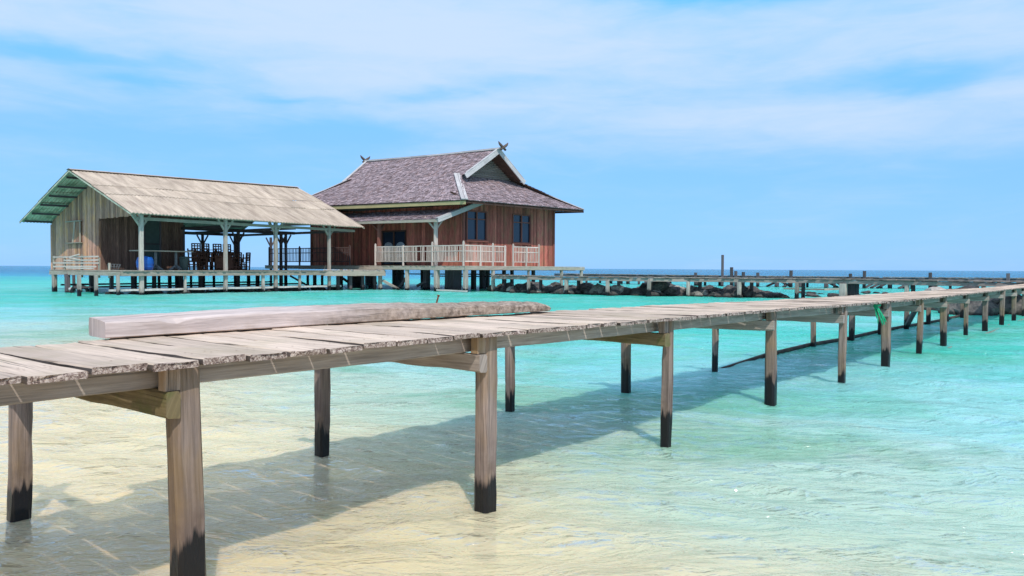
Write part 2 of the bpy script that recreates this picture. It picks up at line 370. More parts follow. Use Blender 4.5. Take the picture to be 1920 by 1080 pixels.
def polar_mesh(name, zfun, material, r0, ratios, th, kind, attr=None):
    rs = [r0]
    for rmax, q in ratios:
        while rs[-1] < rmax: rs.append(rs[-1]*q)
    rs = np.array(rs); th = np.array(th); nr, nt = len(rs), len(th)
    rr, tt = np.meshgrid(rs, th, indexing='ij')
    x = rr*np.sin(tt); y = rr*np.cos(tt)
    cell = np.gradient(rs)[:, None]*np.ones_like(tt)
    z = zfun(x, y, cell)
    co = np.stack([x, y, z], -1).reshape(-1, 3)
    c0 = np.array([[0, 0, float(z[0].mean())]])
    co = np.concatenate([co, c0]); ic = len(co)-1
    i, j = np.meshgrid(np.arange(nr-1), np.arange(nt), indexing='ij'); j2 = (j+1) % nt
    q = np.stack([i*nt+j, (i+1)*nt+j, (i+1)*nt+j2, i*nt+j2], -1).reshape(-1, 4)[:, ::-1]
    j = np.arange(nt); tri = np.stack([np.full(nt, ic), (j+1) % nt, j], -1)
    me = bpy.data.meshes.new(name)
    me.vertices.add(len(co)); me.vertices.foreach_set('co', co.astype(np.float32).ravel())
    nl = q.size+tri.size; me.loops.add(nl); me.loops.foreach_set('vertex_index', np.concatenate([q.ravel(), tri.ravel()]).astype(np.int32))
    npoly = len(q)+len(tri); me.polygons.add(npoly)
    st = np.concatenate([np.arange(len(q))*4, len(q)*4+np.arange(len(tri))*3]).astype(np.int32)
    me.polygons.foreach_set('loop_start', st)
    me.polygons.foreach_set('use_smooth', np.ones(npoly, dtype=bool))
    me.update(calc_edges=True); me.validate()
    if attr is not None:
        a = me.attributes.new('depth', 'FLOAT', 'POINT')
        d = np.append(attr(x, y).ravel(), 0).astype(np.float32); a.data.foreach_set('value', d)
    me.materials.append(material)
    o = bpy.data.objects.new(name, me); COL.objects.link(o); o['kind'] = kind
    return o
fine_th = list(np.arange(R(-48), R(48), R(.20))); rest_th = list(np.arange(R(48), R(312), R(3)))

def sand_material():
    m, T = mat('sand_seabed')
    pos = T.n('ShaderNodeNewGeometry').outputs['Position']
    n = T.noise(pos, .55, 5, .6); n2 = T.noise(pos, 7, 5, .6)
    c = T.mix(T.maprange(n, .35, .65), (.74, .58, .32), (.88, .73, .45))
    c = T.mix(T.math('MULTIPLY', T.maprange(n2, .5, .7), .25), c, (.50, .40, .20))
    rip = T.noise(T.mapping(pos, (1.2, 5, 1), (0, 0, R(30))), 2.2, 3, .5, .8)
    bp = T.n('ShaderNodeBump', {'Strength': .6, 'Distance': .05, 'Height': rip})
    b = T.n('ShaderNodeBsdfPrincipled', {'Base Color': c, 'Roughness': .95, 'Specular IOR Level': .05, 'Normal': bp.outputs[0]}); finish(T, b); return m
def water_material():
    m, T = mat('sea_water')
    pos = T.n('ShaderNodeNewGeometry').outputs['Position']
    d = T.n('ShaderNodeAttribute', attribute_name='depth').outputs['Fac']
    # ripples too small for the mesh; they lie in world metres
    b1 = T.noise(T.mapping(pos, (1.0, 2.3, 1), (0, 0, R(-14))), 1.9, 5, .62, .7)
    b2 = T.noise(T.mapping(pos, (1.0, 2.0, 1), (0, 0, R(12))), 7.0, 3, .6, .5)
    b3 = T.noise(T.mapping(pos, (1.0, 2.6, 1), (0, 0, R(-5))), .42, 4, .6, .5)
    hgt = T.math('ADD', T.math('MULTIPLY', b1, .050), T.math('MULTIPLY', b2, .020))
    hgt = T.math('ADD', hgt, T.math('MULTIPLY', b3, .16))
    crest = T.math('SUBTRACT', 1.0, T.math('ABSOLUTE', T.math('SUBTRACT', T.math('MULTIPLY', T.noise(T.mapping(pos, (1.0, 2.4, 1), (0, 0, R(-10))), 2.6, 3, .55, .9), 2.0), 1.0)))
    hgt = T.math('ADD', hgt, T.math('MULTIPLY', T.math('POWER', crest, 3.0), .020))
    calm = T.maprange(d, .12, .60, .42, 1.0)
    bp = T.n('ShaderNodeBump', {'Strength': 1.0, 'Distance': calm, 'Height': hgt})
    nrm = bp.outputs[0]
    # own colour of the water: light scattered back grows with depth
    var = T.math('ADD', d, T.math('MULTIPLY', T.math('SUBTRACT', T.noise(T.mapping(pos, (1, 2.2, 1)), .16, 5, .62), .5), T.math('MINIMUM', T.math('MULTIPLY', d, 1.3), 2.4)))
    dn = T.math('DIVIDE', var, 14.0)
    body = T.ramp(dn, BODY)
    weed = T.math('MULTIPLY', T.maprange(T.noise(T.mapping(pos, (1, 1.5, 1), (0, 0, R(-20))), .30, 5, .6, .6), .47, .62, 0, 1, True), T.ramp(T.math('DIVIDE', d, 3.0), [(.13, 0), (.22, .55), (.42, .45), (.7, .25)]))
    body = T.mix(weed, body, (.12, .44, .24))
    bp2 = T.n('ShaderNodeBump', {'Strength': 1.0, 'Distance': T.maprange(d, .12, .60, .60, 1.45), 'Height': hgt}); ngl = bp2.outputs[0]
    share = T.math('SUBTRACT', 1.0, T.math('MULTIPLY', .62, T.math('POWER', 2.718, T.math('MULTIPLY', T.math('MAXIMUM', var, 0.0), -SCATTER))))
    tint = T.ramp(T.math('DIVIDE', T.math('MAXIMUM', d, 0.0), 2.0), [(0, (1, 1, 1)), (.25, (.80, .97, .93)), (.5, (.55, .92, .88)), (1, (.3, .85, .82))])
    if MNEE:
        tr = T.n('ShaderNodeBsdfRefraction', {'Color': tint, 'Roughness': 0.0, 'IOR': 1.33, 'Normal': nrm})
    else:
        tr = T.n('ShaderNodeBsdfTransparent', {'Color': tint})
    df = T.n('ShaderNodeSubsurfaceScattering', {'Color': body, 'Scale': T.maprange(d, 0, 1.6, .12, .75), 'Radius': (.5, 1.0, 1.0), 'Normal': nrm}, falloff='BURLEY')
    df2 = T.n('ShaderNodeBsdfDiffuse', {'Color': body, 'Normal': ngl})
    dfm = T.n('ShaderNodeMixShader', {0: .38, 1: df.outputs[0], 2: df2.outputs[0]})
    mx = T.n('ShaderNodeMixShader', {0: share, 1: tr.outputs[0], 2: dfm.outputs[0]})
    gl = T.n('ShaderNodeBsdfGlossy', {'Color': (1, 1, 1), 'Roughness': .03, 'Normal': ngl})
    fr = T.n('ShaderNodeFresnel', {'IOR': 1.33, 'Normal': ngl})
    fac = T.math('MINIMUM', fr.outputs[0], FRES_MAX)
    m2 = T.n('ShaderNodeMixShader', {0: fac, 1: mx.outputs[0], 2: gl.outputs[0]})
    finish(T, m2); return m
MNEE = False; SCATTER = 1.7; FRES_MAX = .50
BODY = [(0, (.93, .76, .46)), (.020, (.88, .79, .53)), (.036, (.56, .72, .56)), (.062, (.40, .70, .64)),
        (.10, (.21, .60, .58)), (.145, (.06, .53, .42)), (.22, (.03, .42, .42)), (.36, (.01, .27, .42)), (.65, (.0, .17, .34)), (1, (.0, .14, .30))]
sea = polar_mesh('sea_water', lambda x, y, c: wave_h(x, y, c), water_material(), 1.0, ((60, 1.0056), (400, 1.03), (9000, 1.12)), fine_th+rest_th, 'structure', depth_at)
bed = polar_mesh('sandy_seabed', lambda x, y, c: -depth_at(x, y), sand_material(), 1.0, ((30, 1.03), (9500, 1.12)), np.arange(0, 2*math.pi-.001, R(1.5)), 'structure')
if MNEE:
    sea.cycles.is_caustics_caster = True; bed.cycles.is_caustics_receiver = True; sd.cycles.is_caustics_light = True
# ------------------------------------------------------------------ the near jetty
def xy(p): return Vector((p.x, p.y, 0))
near_px = [(355,1150),(910,955),(1247,835),(1445,757),(1575,720),(1660,688),(1720,665),(1770,647),(1812,631),(1849,620),(1876,610),(1902,600)]
far_px = [(33,975),(603,865),(957,772),(1174,735),(1338,697),(1445,672),(1527,651),(1597,639),(1650,626),(1699,616),(1742,609),(1776,602)]
N = [xy(ground(*p)) for p in near_px]; Fp = [xy(ground(*p)) for p in far_px]
zn = [.335,.335,.35,.37,.385,.405,.42,.43,.435,.435,.44,.45]; zf = [.39,.385,.38,.365,.35,.365,.38,.38,.38,.38,.39,.40]
d0 = (N[1]-N[0]).normalized()
JD = (N[8]-N[0]).normalized()
for _ in range(2):                            # the jetty runs on past both sides of the picture
    N.insert(0, N[0]-JD*1.95); Fp.insert(0, Fp[0]-JD*1.95); zn.insert(0, zn[0]); zf.insert(0, zf[0])
for _ in range(5):
    N.append(N[-1]+JD*2.0); Fp.append(Fp[-1]+JD*2.0); zn.append(zn[-1]); zf.append(zf[-1])
nb = len(N)
NW = [.095,.095,.10,.095,.072,.10,.075,.105,.080,.095,.075,.11,.10,.1]+[.09]*12
FW = [.095,.095,.10,.088,.075,.10,.070,.09,.080,.090,.09,.09,.09,.09]+[.09]*12
NE = [N[i] for i in range(nb)]
_dv = [(Fp[i]-N[i]).normalized() for i in range(nb)]; _dv = [(_dv[max(i-1, 0)]+_dv[i]*2+_dv[min(i+1, nb-1)]).normalized() for i in range(nb)]
FE = [N[i]+_dv[i]*1.12 for i in range(nb)]; zf = [z+.006 for z in zn]
jetty = empty('jetty', (N[0].x, N[0].y, 0), 'long weathered plank jetty crossing the shallows in front, on two rows of squared posts', 'jetty')
TH = .024
def deck_top(t, side):                        # t in bents; side 0 near edge, 1 far edge
    i = min(max(int(t), 0), nb-2); f = t-i
    a = (NE if side == 0 else FE); z = (zn if side == 0 else zf)
    p = a[i].lerp(a[i+1], f); p.z = CAM_H-(z[i]*(1-f)+z[i+1]*f); return p
mb = MB(); arc = 0; t = 0.0
# arc-length table of the near edge
tt = np.linspace(0, nb-1, 4000); pn = [deck_top(q, 0) for q in tt]
al = np.concatenate([[0], np.cumsum([(pn[i+1]-pn[i]).length for i in range(len(pn)-1)])])
pitch = .19
s0 = float(np.interp(2.0, tt, al)); s = (s0 - math.floor(s0/pitch)*pitch) - .0
s += .012
while s < al[-1]-pitch:
    wv = pitch*(random.uniform(.96, 1.04)); gap = random.choice([.013, .015, .017, .019])
    tm = float(np.interp(s+wv/2, al, tt)); ta = float(np.interp(s, al, tt)); tb = float(np.interp(s+wv-gap, al, tt))
    a0, a1 = deck_top(ta, 0), deck_top(tb, 0); b0, b1 = deck_top(ta, 1), deck_top(tb, 1)
    cn = (a0+a1)/2; cf = (b0+b1)/2; dv = (cf-cn).normalized()
    on, of = random.choice([.10, .10, .102, .098, .095, .104]), (random.uniform(-.03, .03) if ta > 2.03 else random.uniform(-.17, -.12))
    wn, wf = (a1-a0).length, min((b1-b0).length, (a1-a0).length*1.05)
    yaw = random.uniform(-.004, .004); hz = random.uniform(-.004, .003)
    along = (a1-a0).normalized(); up = Vector((0, 0, 1)); n = 16; rings = []
    ph = [random.random()*6.28 for _ in range(12)]
    for k in range(n+1):
        f = k/n; c = (cn-dv*on).lerp(cf+dv*of, f)+along*(yaw*(f-.5)*2)
        w = wn*(1-f)+wf*f; c = c+up*(hz-TH/2+.003*math.sin(3*f+ph[0]))
        e = max(0, 1-f*n/1.0) if f < .5 else max(0, 1-(1-f)*n)
        ring = []
        ch = .0035
        for j, (x, y) in enumerate([(-w/2+ch, -TH/2), (w/2-ch, -TH/2), (w/2, -TH/2+ch), (w/2, TH/2-ch), (w/2-ch, TH/2), (w/6, TH/2-.001), (-w/6, TH/2-.001), (-w/2+ch, TH/2), (-w/2, TH/2-ch), (-w/2, -TH/2+ch)]):
            jx = .0022*math.sin(9*f*1.7+ph[j])+random.uniform(-.0012, .0012); jy = .0015*math.sin(6*f+ph[j]+1)+random.uniform(-.001, .001)
            push = dv*(.006*math.sin(x*55+ph[3])*e)
            ring.append(c+along*(x+jx)+up*(y+jy)+push)
        rings.append(ring)
    mb.loft(rings, mcap=1, mj=[0, 2, 2, 0, 0, 0, 0, 0, 2, 2])
    for k, q in ((0, .07), (0, .12), (1, .10)):      # rusty nail heads near both ends of each plank
        for fx in (.27, .73):
            e_ = cn if k == 0 else cf; sg = 1 if k == 0 else -1
            c = e_+dv*sg*q+along*((fx-.5)*wn)+up*(hz+.0018)
            if q == .12 and random.random() < .6: continue
            mb.poly([c+along*(.0045*math.cos(u))+dv*(.0045*math.sin(u)) for u in np.linspace(0, 6.283, 7)[:-1]][::-1], m=3)
    s += wv
mb.build('deck', [M['deck'], M['endgrain'], M['plankside'], M['rust']], jetty)
perp = Vector((JD.y, -JD.x, 0))               # towards the camera side
for side, off, nm in ((0, -.085, 'stringer'), (1, .10, 'stringer'), (.5, 0, 'stringer')):
    mb = MB()
    for i in range(nb-1):
        if side == .5:
            p0 = (deck_top(i, 0)+deck_top(i, 1))/2; p1 = (deck_top(i+.9999, 0)+deck_top(i+.9999, 1))/2
        else: p0 = deck_top(i, side); p1 = deck_top(i+.9999, side)
        o_ = perp*off; dz = Vector((0, 0, -TH-.0445-random.uniform(.001, .004)))
        e = (p1-p0).normalized()*.12
        mb.bar(p0+o_+dz-e*0, p1+o_+dz+e*0, .055, .085, ch=.005, n=10, jit=.0025)
    mb.build(nm, M['stringer'], jetty)
for i in range(nb):
    for side, P, W in ((0, N, NW), (1, Fp, FW)):
        w = W[i]; top = deck_top(min(i, nb-1.001), side); base = P[i]
        dep = float(depth_at(np.array([base.x]), np.array([base.y]))[0])
        zt = top.z-TH-.008 if side == 0 else top.z-TH-.10
        lean = Vector((random.uniform(-.03, .03), random.uniform(-.03, .03), 0))
        mb = MB(); cx = JD
        mb.bar(base+Vector((0, 0, -max(dep, 0)-.5))-lean*.5, base+lean+Vector((0, 0, zt)), w, w*random.uniform(.90, 1.1), up=tuple(cx), ch=w*.16, n=14, jit=.0055, taper=random.uniform(.90, 1.06), r=.12 if (i == 2 and side == 0) else random.uniform(.35, .75))
        po = mb.build('post', M['post'], jetty)
        if i in (2, 3, 4) and side == 0:
            po['label'] = {2: 'thick pinkish grey post with a black wet foot', 3: 'post with an ochre stain down its near face', 4: 'slim post with a knot above the waterline'}[i]
    tn = deck_top(min(i, nb-1.001), 0); tf = Vector((Fp[i].x, Fp[i].y, tn.z-.008))
    dv = (tf-tn).normalized(); c_off = -JD*(NW[i]/2+.032)
    zc = Vector((0, 0, -TH-.0895-.05-.002))
    mb = MB(); mb.bar(N[i]-dv*.052+Vector((0, 0, tn.z))+c_off+zc, Fp[i]+dv*.12+Vector((0, 0, tf.z))+c_off+zc, .06, .095, ch=.008, n=12, jit=.006, taper=.95)
    mb.build('crossbeam', M['mossy'] if i in (2, 4) else M['stringer'], jetty)
    # short block that packs the post head out to the beam
    mb = MB(); mb.bar(N[i]+c_off*.96+perp*.012+Vector((0, 0, tn.z-TH-.09)), N[i]+c_off*.96+perp*.012+Vector((0, 0, tn.z-TH-.006)), .055, .06, up=tuple(JD), ch=.006, n=3, jit=.003)
    mb.build('packing_block', M['post'], jetty)
mb = MB(); k = 2+9                            # diagonal brace low on the far row
mb.bar(Fp[k]+Vector((0, 0, .03)), Fp[k].lerp(Fp[k-1], .45)+perp*.5+Vector((0, 0, .70)), .09, .07, ch=.01, n=6, jit=.004)
mb.build('brace', M['darkpost'], jetty)

# squared beam lying along the far side of the deck
p0 = ground(198, 637, CAM_H-.336); p1 = ground(1033, 584, CAM_H-.342)
bd = (p1-p0); L = bd.length; bdn = bd.normalized(); bs = Vector((-bdn.y, bdn.x, 0)).normalized()
bm_root = empty('timber_beam', p0, 'heavy squared grey timber lying along the deck of the near jetty, its far half brown and crusted', 'timber beam')
mb = MB(); rings = []; n = 70; ph = [random.random()*6.28 for _ in range(30)]
for i in range(n+1):
    f = i/n; c = p0.lerp(p1, f)+Vector((0, 0, .004))+bs*.02*math.sin(3.14*f)
    w = .225-.04*f; hf = .074-.006*f+.012*math.sin(5*f); hb = .088+.022*math.sin(3.0*min(f*1.25, 1))-.012*f
    if f > .955: q = (f-.955)/.045; hf *= 1-.45*q*q; hb *= 1-.45*q*q; w *= 1-.35*q*q
    rough = .0018+.006*max(0, f-.45)
    if .075 < f < .12: cut = .020*math.sin((f-.075)/.045*3.14)
    else: cut = 0
    sec = [(0.012, 0), (w-.012, 0), (w, .008), (w, hb-.008), (w-.008, hb), (w*.66, hb-.003), (w*.36, (hf+hb)/2+.002), (.012+cut*1.8, hf+.002-cut*.2), (.002, hf-.006-cut), (0, hf*.55), (0, .006)]
    ring = []
    for j, (x, z) in enumerate(sec):
        wob = rough*(math.sin(f*23+ph[j])+math.sin(f*61+ph[j+11])*.7)+random.uniform(-1, 1)*rough*.8
        ring.append(c+bs*(x+wob)+Vector((0, 0, z+(wob if z > .02 else 0)))+bdn*(x*.08 if i == 0 else 0))
    rings.append(ring)
k = int(n*.50)
mb.loft(rings, r=.5, cap=False)
mb.poly(rings[0][::-1], r=.15); mb.poly(rings[-1], r=.2)
mb.build('timber', M['beam'], bm_root)
q = at(818, 570, 5.45); q2 = at(822, 555, 5.45)
mb = MB(); mb.tube([q-Vector((0, 0, .03)), q, q+(q2-q)*.6, q2], .006, 8); mb.tube([q2, q2+(q2-q).normalized()*.008], .010, 8)
mb.build('bolt', M['rust'], bm_root)
for i, (px, py, D, lab) in enumerate(((866, 590, 5.6, 'pale coral lump on the deck against the crusted half of the beam'), (601, 611, 4.5, 'small pale shell chip on the deck beneath the middle of the beam'), (612, 611, 4.52, 'tiny white shell chip just right of the other chip under the beam'))):
    mb = MB(); c = at(px, py, D); r_ = .022 if i == 0 else .010
    rgs = []
    for a in range(6):
        th = math.pi*(a+.15)/5.3; rgs.append([c+Vector((math.cos(u)*r_*math.sin(th)*random.uniform(.8, 1.2), math.sin(u)*r_*math.sin(th)*random.uniform(.8, 1.2), r_*.8*(1-math.cos(th))*.8)) for u in np.linspace(0, 5.5, 8)])
    mb.loft(rgs, sm=True); o = mb.build('coral_chip' if i == 0 else 'shell_chip', M['shell']); tag(o, lab, 'shell')
# green cloth knotted to the jetty
c = at(1641, 573, 9.9); mb = MB()
for k in range(7):
    sx = random.uniform(-.02, .02); x1 = random.uniform(.0, .16); l = random.uniform(.12, .27)
    pts = [c+Vector((sx, 0, .0)), c+Vector((sx+x1*.4, -.015*k/3, -l*.35)), c+Vector((sx+x1*.8, -.01, -l*.75)), c+Vector((x1+sx, .0, -l))]
    sd_ = Vector((.016, .008, 0))
    mb.loft([[p-sd_*(1-q_*.2), p+Vector((0, .006, 0)), p+sd_*(1-q_*.2), p-Vector((0, .006, 0))] for q_, p in enumerate(pts)])
mb.tube([c+Vector((-.03, -.03, .015)), c+Vector((.0, -.04, .0)), c+Vector((.05, -.03, .01))], .016, 6)
tag(mb.build('green_rag', M['ropegreen']), 'bright green net rag hanging from the jetty edge beside a thick post', 'rag')
# water pipes along the two post rows, half awash
mb = MB(); pts = [Fp[k]+Vector((0, 0, 0))-perp*(.10) for k in range(6, nb)]
mb.tube([p+Vector((0, 0, .03 if i else -.05)) for i, p in enumerate(pts)], .035, 8)
tag(mb.build('water_pipe', M['pipe']), 'dark pipe lying awash along the outer row of jetty posts', 'pipe')
mb = MB(); pts = [N[k]+perp*.12 for k in range(7, nb)]
mb.tube([p+Vector((0, 0, [-.12, -.06, -.03, -.02, -.012][min(i, 4)])) for i, p in enumerate(pts)], .022, 8)
tag(mb.build('water_pipe', M['pipepale']), 'thin pale pipe just awash along the inner row of jetty posts', 'pipe')
# ------------------------------------------------------------------ the open shed on stilts
SA = Vector((-16.7, 34.5, 0)); SU = Vector((.62, .785, 0)); SV = Vector((-.785, .62, 0))
def S(a, b, z): return SA+SU*a+SV*b+Vector((0, 0, z))
def xd(px, py=505): d = ray(px, py); return d.x/d.y
def s_a(px, b):                               # distance along the shed where photo column px crosses the line b
    k = xd(px); P = SA+SV*b; return (k*P.y-P.x)/(SU.x-k*SU.y)
def s_b(px, a):
    k = xd(px); P = SA+SU*a; return (k*P.y-P.x)/(SV.x-k*SV.y)
SZ = 1.11
shed = empty('boat_shed', S(0, 0, 0), 'open sided wooden shed on stilts under a pale corrugated roof, left of the shingled house', 'shed')
def lerp(a, b, t): return a+(b-a)*t
def shed_roof_z(a, b):
    t = a/13.2
    eave = lerp(3.66, 3.60, t); ridge = lerp(6.02, 6.27, t); back = lerp(3.67, 3.75, t)
    return lerp(eave, ridge, b/6.3) if b <= 6.3 else lerp(ridge, back, (b-6.3)/6.3)
# corrugated sheets in courses
mb = MB(); A0, A1 = -.3, 13.15
def roof_pt(a, b, amp, up=0.0):
    sag = .05*math.sin(math.pi*(a+.3)/13.4*2.2)*math.sin(math.pi*min(b, 12.6-b)/6.3)
    a2 = a+.0; edge = 0
    return S(a2, b, shed_roof_z(a, b)+sag+up+amp*math.cos(a/.17*2*math.pi))
cols = int((A1-A0)/(.17/4)); bks = [0, 2.5, 3.8, 6.3]
allb = [(bks[i], bks[i+1]) for i in range(3)]+[(12.6-bks[i], 12.6-bks[i+1]) for i in range(3)]
for lo, hi in allb:
    sheet = 0; x = A0
    sr = random.random()
    for c in range(cols):
        a0 = A0+(A1-A0)*c/cols; a1 = A0+(A1-A0)*(c+1)/cols
        if c % 24 == 0: sr = random.random(); lift = random.uniform(0, .012); ds = random.uniform(-.05, .05) if lo < 6.4 else 0
        for m_, du in ((0, .03+lift), (1, 0.0)):
            p = [roof_pt(a0, lo+(ds if lo not in (0, 12.6) else ds*.6), .020, du+.03*(lo not in (0, 12.6))), roof_pt(a1, lo+(ds if lo not in (0, 12.6) else ds*.6), .020, du+.03*(lo not in (0, 12.6))), roof_pt(a1, hi, .020, du), roof_pt(a0, hi, .020, du)]
            if (lo > 6.3) == (m_ == 0): p = p[::-1]
            uv_ = [(q.z*2, (a0 if k in (0, 3) else a1)) for k, q in enumerate(p)]
            mb.poly(p, r=sr, m=m_, uvs=uv_)
        if True:
            p = [roof_pt(a0, lo+(ds if lo not in (0, 12.6) else ds*.6), .020, .03*(lo not in (0, 12.6))), roof_pt(a1, lo+(ds if lo not in (0, 12.6) else ds*.6), .020, .03*(lo not in (0, 12.6))), roof_pt(a1, lo+(ds if lo not in (0, 12.6) else ds*.6), .020, .03+lift+.03*(lo not in (0, 12.6))), roof_pt(a0, lo+(ds if lo not in (0, 12.6) else ds*.6), .020, .03+lift+.03*(lo not in (0, 12.6)))]
            if lo > 6.3: p = p[::-1]
            mb.poly(p, r=sr)
roof = mb.build('roof', [M['sheet'], M['sheet_green']], shed)
mb = MB()                                     # ridge capping in short lengths
a = A0-.03
while a < A1:
    a2 = min(a+1.9, A1+.05)
    for sgn in (-1, 1):
        z0 = shed_roof_z(a, 6.3); z1 = shed_roof_z(a2, 6.3)
        q = [S(a, 6.3, z0+.085), S(a2, 6.3, z1+.085), S(a2, 6.3+sgn*.26, z1-.012+.03), S(a, 6.3+sgn*.26, z0-.012+.03)]
        mb.poly(q if sgn < 0 else q[::-1])
    a = a2-.02
mb.build('ridge_cap', M['sheet'], roof)
for lo, hi, nm in ((0, 6.3, 'verge_edge'), (12.6, 6.3, 'verge_edge')):
    for aa in (A0+.02, A1-.02):
        mb = MB(); mb.bar(S(aa, lo, shed_roof_z(aa, lo)-.045), S(aa, hi, shed_roof_z(aa, hi)-.045), .03, .07, n=4, jit=.004); mb.build('verge_edge', M['sheet_green'] if aa < 1 else M['greywood'], roof)
for b in (.35, 1.4, 2.5, 3.6, 4.7, 5.8, 6.85, 7.9, 9.0, 10.1, 11.2, 12.2):    # purlins stick out past the gable
    mb = MB(); z = shed_roof_z(6, b)-.10
    mb.bar(S(A0+.12, b, shed_roof_z(A0, b)-.10), S(A1-.05, b, shed_roof_z(A1, b)-.10), .07, .10, n=10, jit=.006); mb.build('purlin', M['darkpost'] if b > 5 else M['greywood'], roof)
def boards(mb, P, Q, z0, ztop, bw=.14, inner=Vector((0, 0, 0)), th=.02, m=0, skip=()):
    """upright boards from P to Q; ztop is a function of the fraction along the wall"""
    Ln = (Q-P).length; n = max(1, int(Ln/bw)); d = (Q-P)/n; nrm = Vector((d.y, -d.x, 0)).normalized()
    for i in range(n):
        f0, f1 = (i+.03)/n, (i+.97)/n; off = nrm*random.uniform(-.006, .006)
        jb = random.uniform(-.03, .02)
        for (fa, fb, za, zb) in skip:         # openings
            if fa < (f0+f1)/2 < fb:
                segs = [(z0+jb, za, False), (zb, None, True)]; break
        else: segs = [(z0+jb, None, True)]
        r = random.random()
        for lo, hi, usetop in segs:
            a0, a1 = P.lerp(Q, f0)+off, P.lerp(Q, f1)+off
            h0 = ztop(f0) if usetop else hi; h1 = ztop(f1) if usetop else hi
            if min(h0, h1) <= lo+.02: continue
            rg = []
            for zz in (0, 1):
                q0 = a0+Vector((0, 0, lo if zz == 0 else h0)); q1 = a1+Vector((0, 0, lo if zz == 0 else h1))
                rg.append([q0-nrm*th/2, q1-nrm*th/2, q1+nrm*th/2, q0+nrm*th/2])
            mb.loft(rg, r=r, m=m)
WA, WB0, WB1, WA1 = 1.2, 6.5, 12.3, 5.7
mb = MB(); boards(mb, S(WA, WB1, 0), S(WA, WB0, 0), SZ-.12, lambda f: shed_roof_z(WA, lerp(WB1, WB0, f))-.05)
boards(mb, S(WA, WB0-.0, 0), S(WA, .5, 0), shed_roof_z(WA, .3)-.05, lambda f: shed_roof_z(WA, lerp(WB0, .5, f))-.05)
mb.build('gable_wall', M['shedwall'], shed)
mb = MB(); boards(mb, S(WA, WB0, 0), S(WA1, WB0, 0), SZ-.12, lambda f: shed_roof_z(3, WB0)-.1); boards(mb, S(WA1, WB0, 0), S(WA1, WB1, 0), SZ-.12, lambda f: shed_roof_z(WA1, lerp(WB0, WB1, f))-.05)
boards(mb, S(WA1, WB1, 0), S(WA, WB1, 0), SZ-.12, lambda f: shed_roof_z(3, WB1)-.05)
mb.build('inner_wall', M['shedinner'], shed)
mb = MB()
for (a, b) in ((WA, WB0), (WA1, WB0), (WA, WB1), (WA1, WB1)): mb = MB(); mb.bar(S(a+.02, b+.02, SZ-.1), S(a+.02, b+.02, min(3.6, shed_roof_z(a, b)-.12)), .12, .12, up=tuple(SU), ch=.01, n=4, jit=.004); mb.build('corner_post', M['shedwall'] if a < 2 else M['darkpost'], shed)
def wallpt(px, py, P, nrm):                   # where the photo ray meets an upright plane
    d = ray(px, py); o = Vector((0, 0, CAM_H)); return o+d*((P-o).dot(nrm)/d.dot(nrm))
# shutter box on the gable wall
g0 = wallpt(129, 416, S(WA, 8, 0), SU); g1 = wallpt(154, 455, S(WA, 8, 0), SU)
mb = MB(); d = Vector((g1.x-g0.x, g1.y-g0.y, 0)); n_ = 5
for i in range(n_):
    a0 = g0+d*((i+.04)/n_); a1 = g0+d*((i+.96)/n_)
    mb.bar((a0+a1)/2-SU*.05+Vector((0, 0, g1.z-g0.z)), (a0+a1)/2-SU*.05, .03, d.length/n_*.94, up=tuple(d.normalized()))
sh = mb.build('window_shutter', M['shedwall'], shed); mb = MB()
for z in (g0.z, g1.z): mb.bar(Vector((g0.x, g0.y, z))-SU*.09-d*.08, Vector((g1.x, g1.y, z))-SU*.09+d*.08, .12, .05)
mb.bar(Vector((g1.x, g1.y, g1.z))-SU*.09, Vector((g1.x, g1.y, g0.z))-SU*.09, .06, .06)
mb.bar(Vector((g1.x, g1.y, g1.z))-SU*.09-d*.55, Vector((g1.x, g1.y, g0.z))-SU*.09-d*.4, .05, .08)
mb.build('shutter_frame', M['greywood'], sh)
# grey-green door in the inner wall
mb = MB(); a0, a1 = s_a(271, WB0), s_a(298, WB0)
mb.bar(S((a0+a1)/2, WB0-.05, SZ), S((a0+a1)/2, WB0-.05, 3.75), a1-a0, .05, up=tuple(SV)); dr = mb.build('door', M['bin'], shed); dr['label'] = 'grey green door in the dark inner wall'
mb = MB()
for a in (a0-.04, a1+.04): mb.bar(S(a, WB0-.08, SZ), S(a, WB0-.08, 3.8), .08, .06, up=tuple(SV))
mb.bar(S(a0-.08, WB0-.08, 3.8), S(a1+.08, WB0-.08, 3.8), .06, .08); mb.bar(S(a0, WB0-.09, 2.5), S(a1, WB0-.09, 2.5), .03, .07); mb.build('door_frame', M['darkpost'], dr)
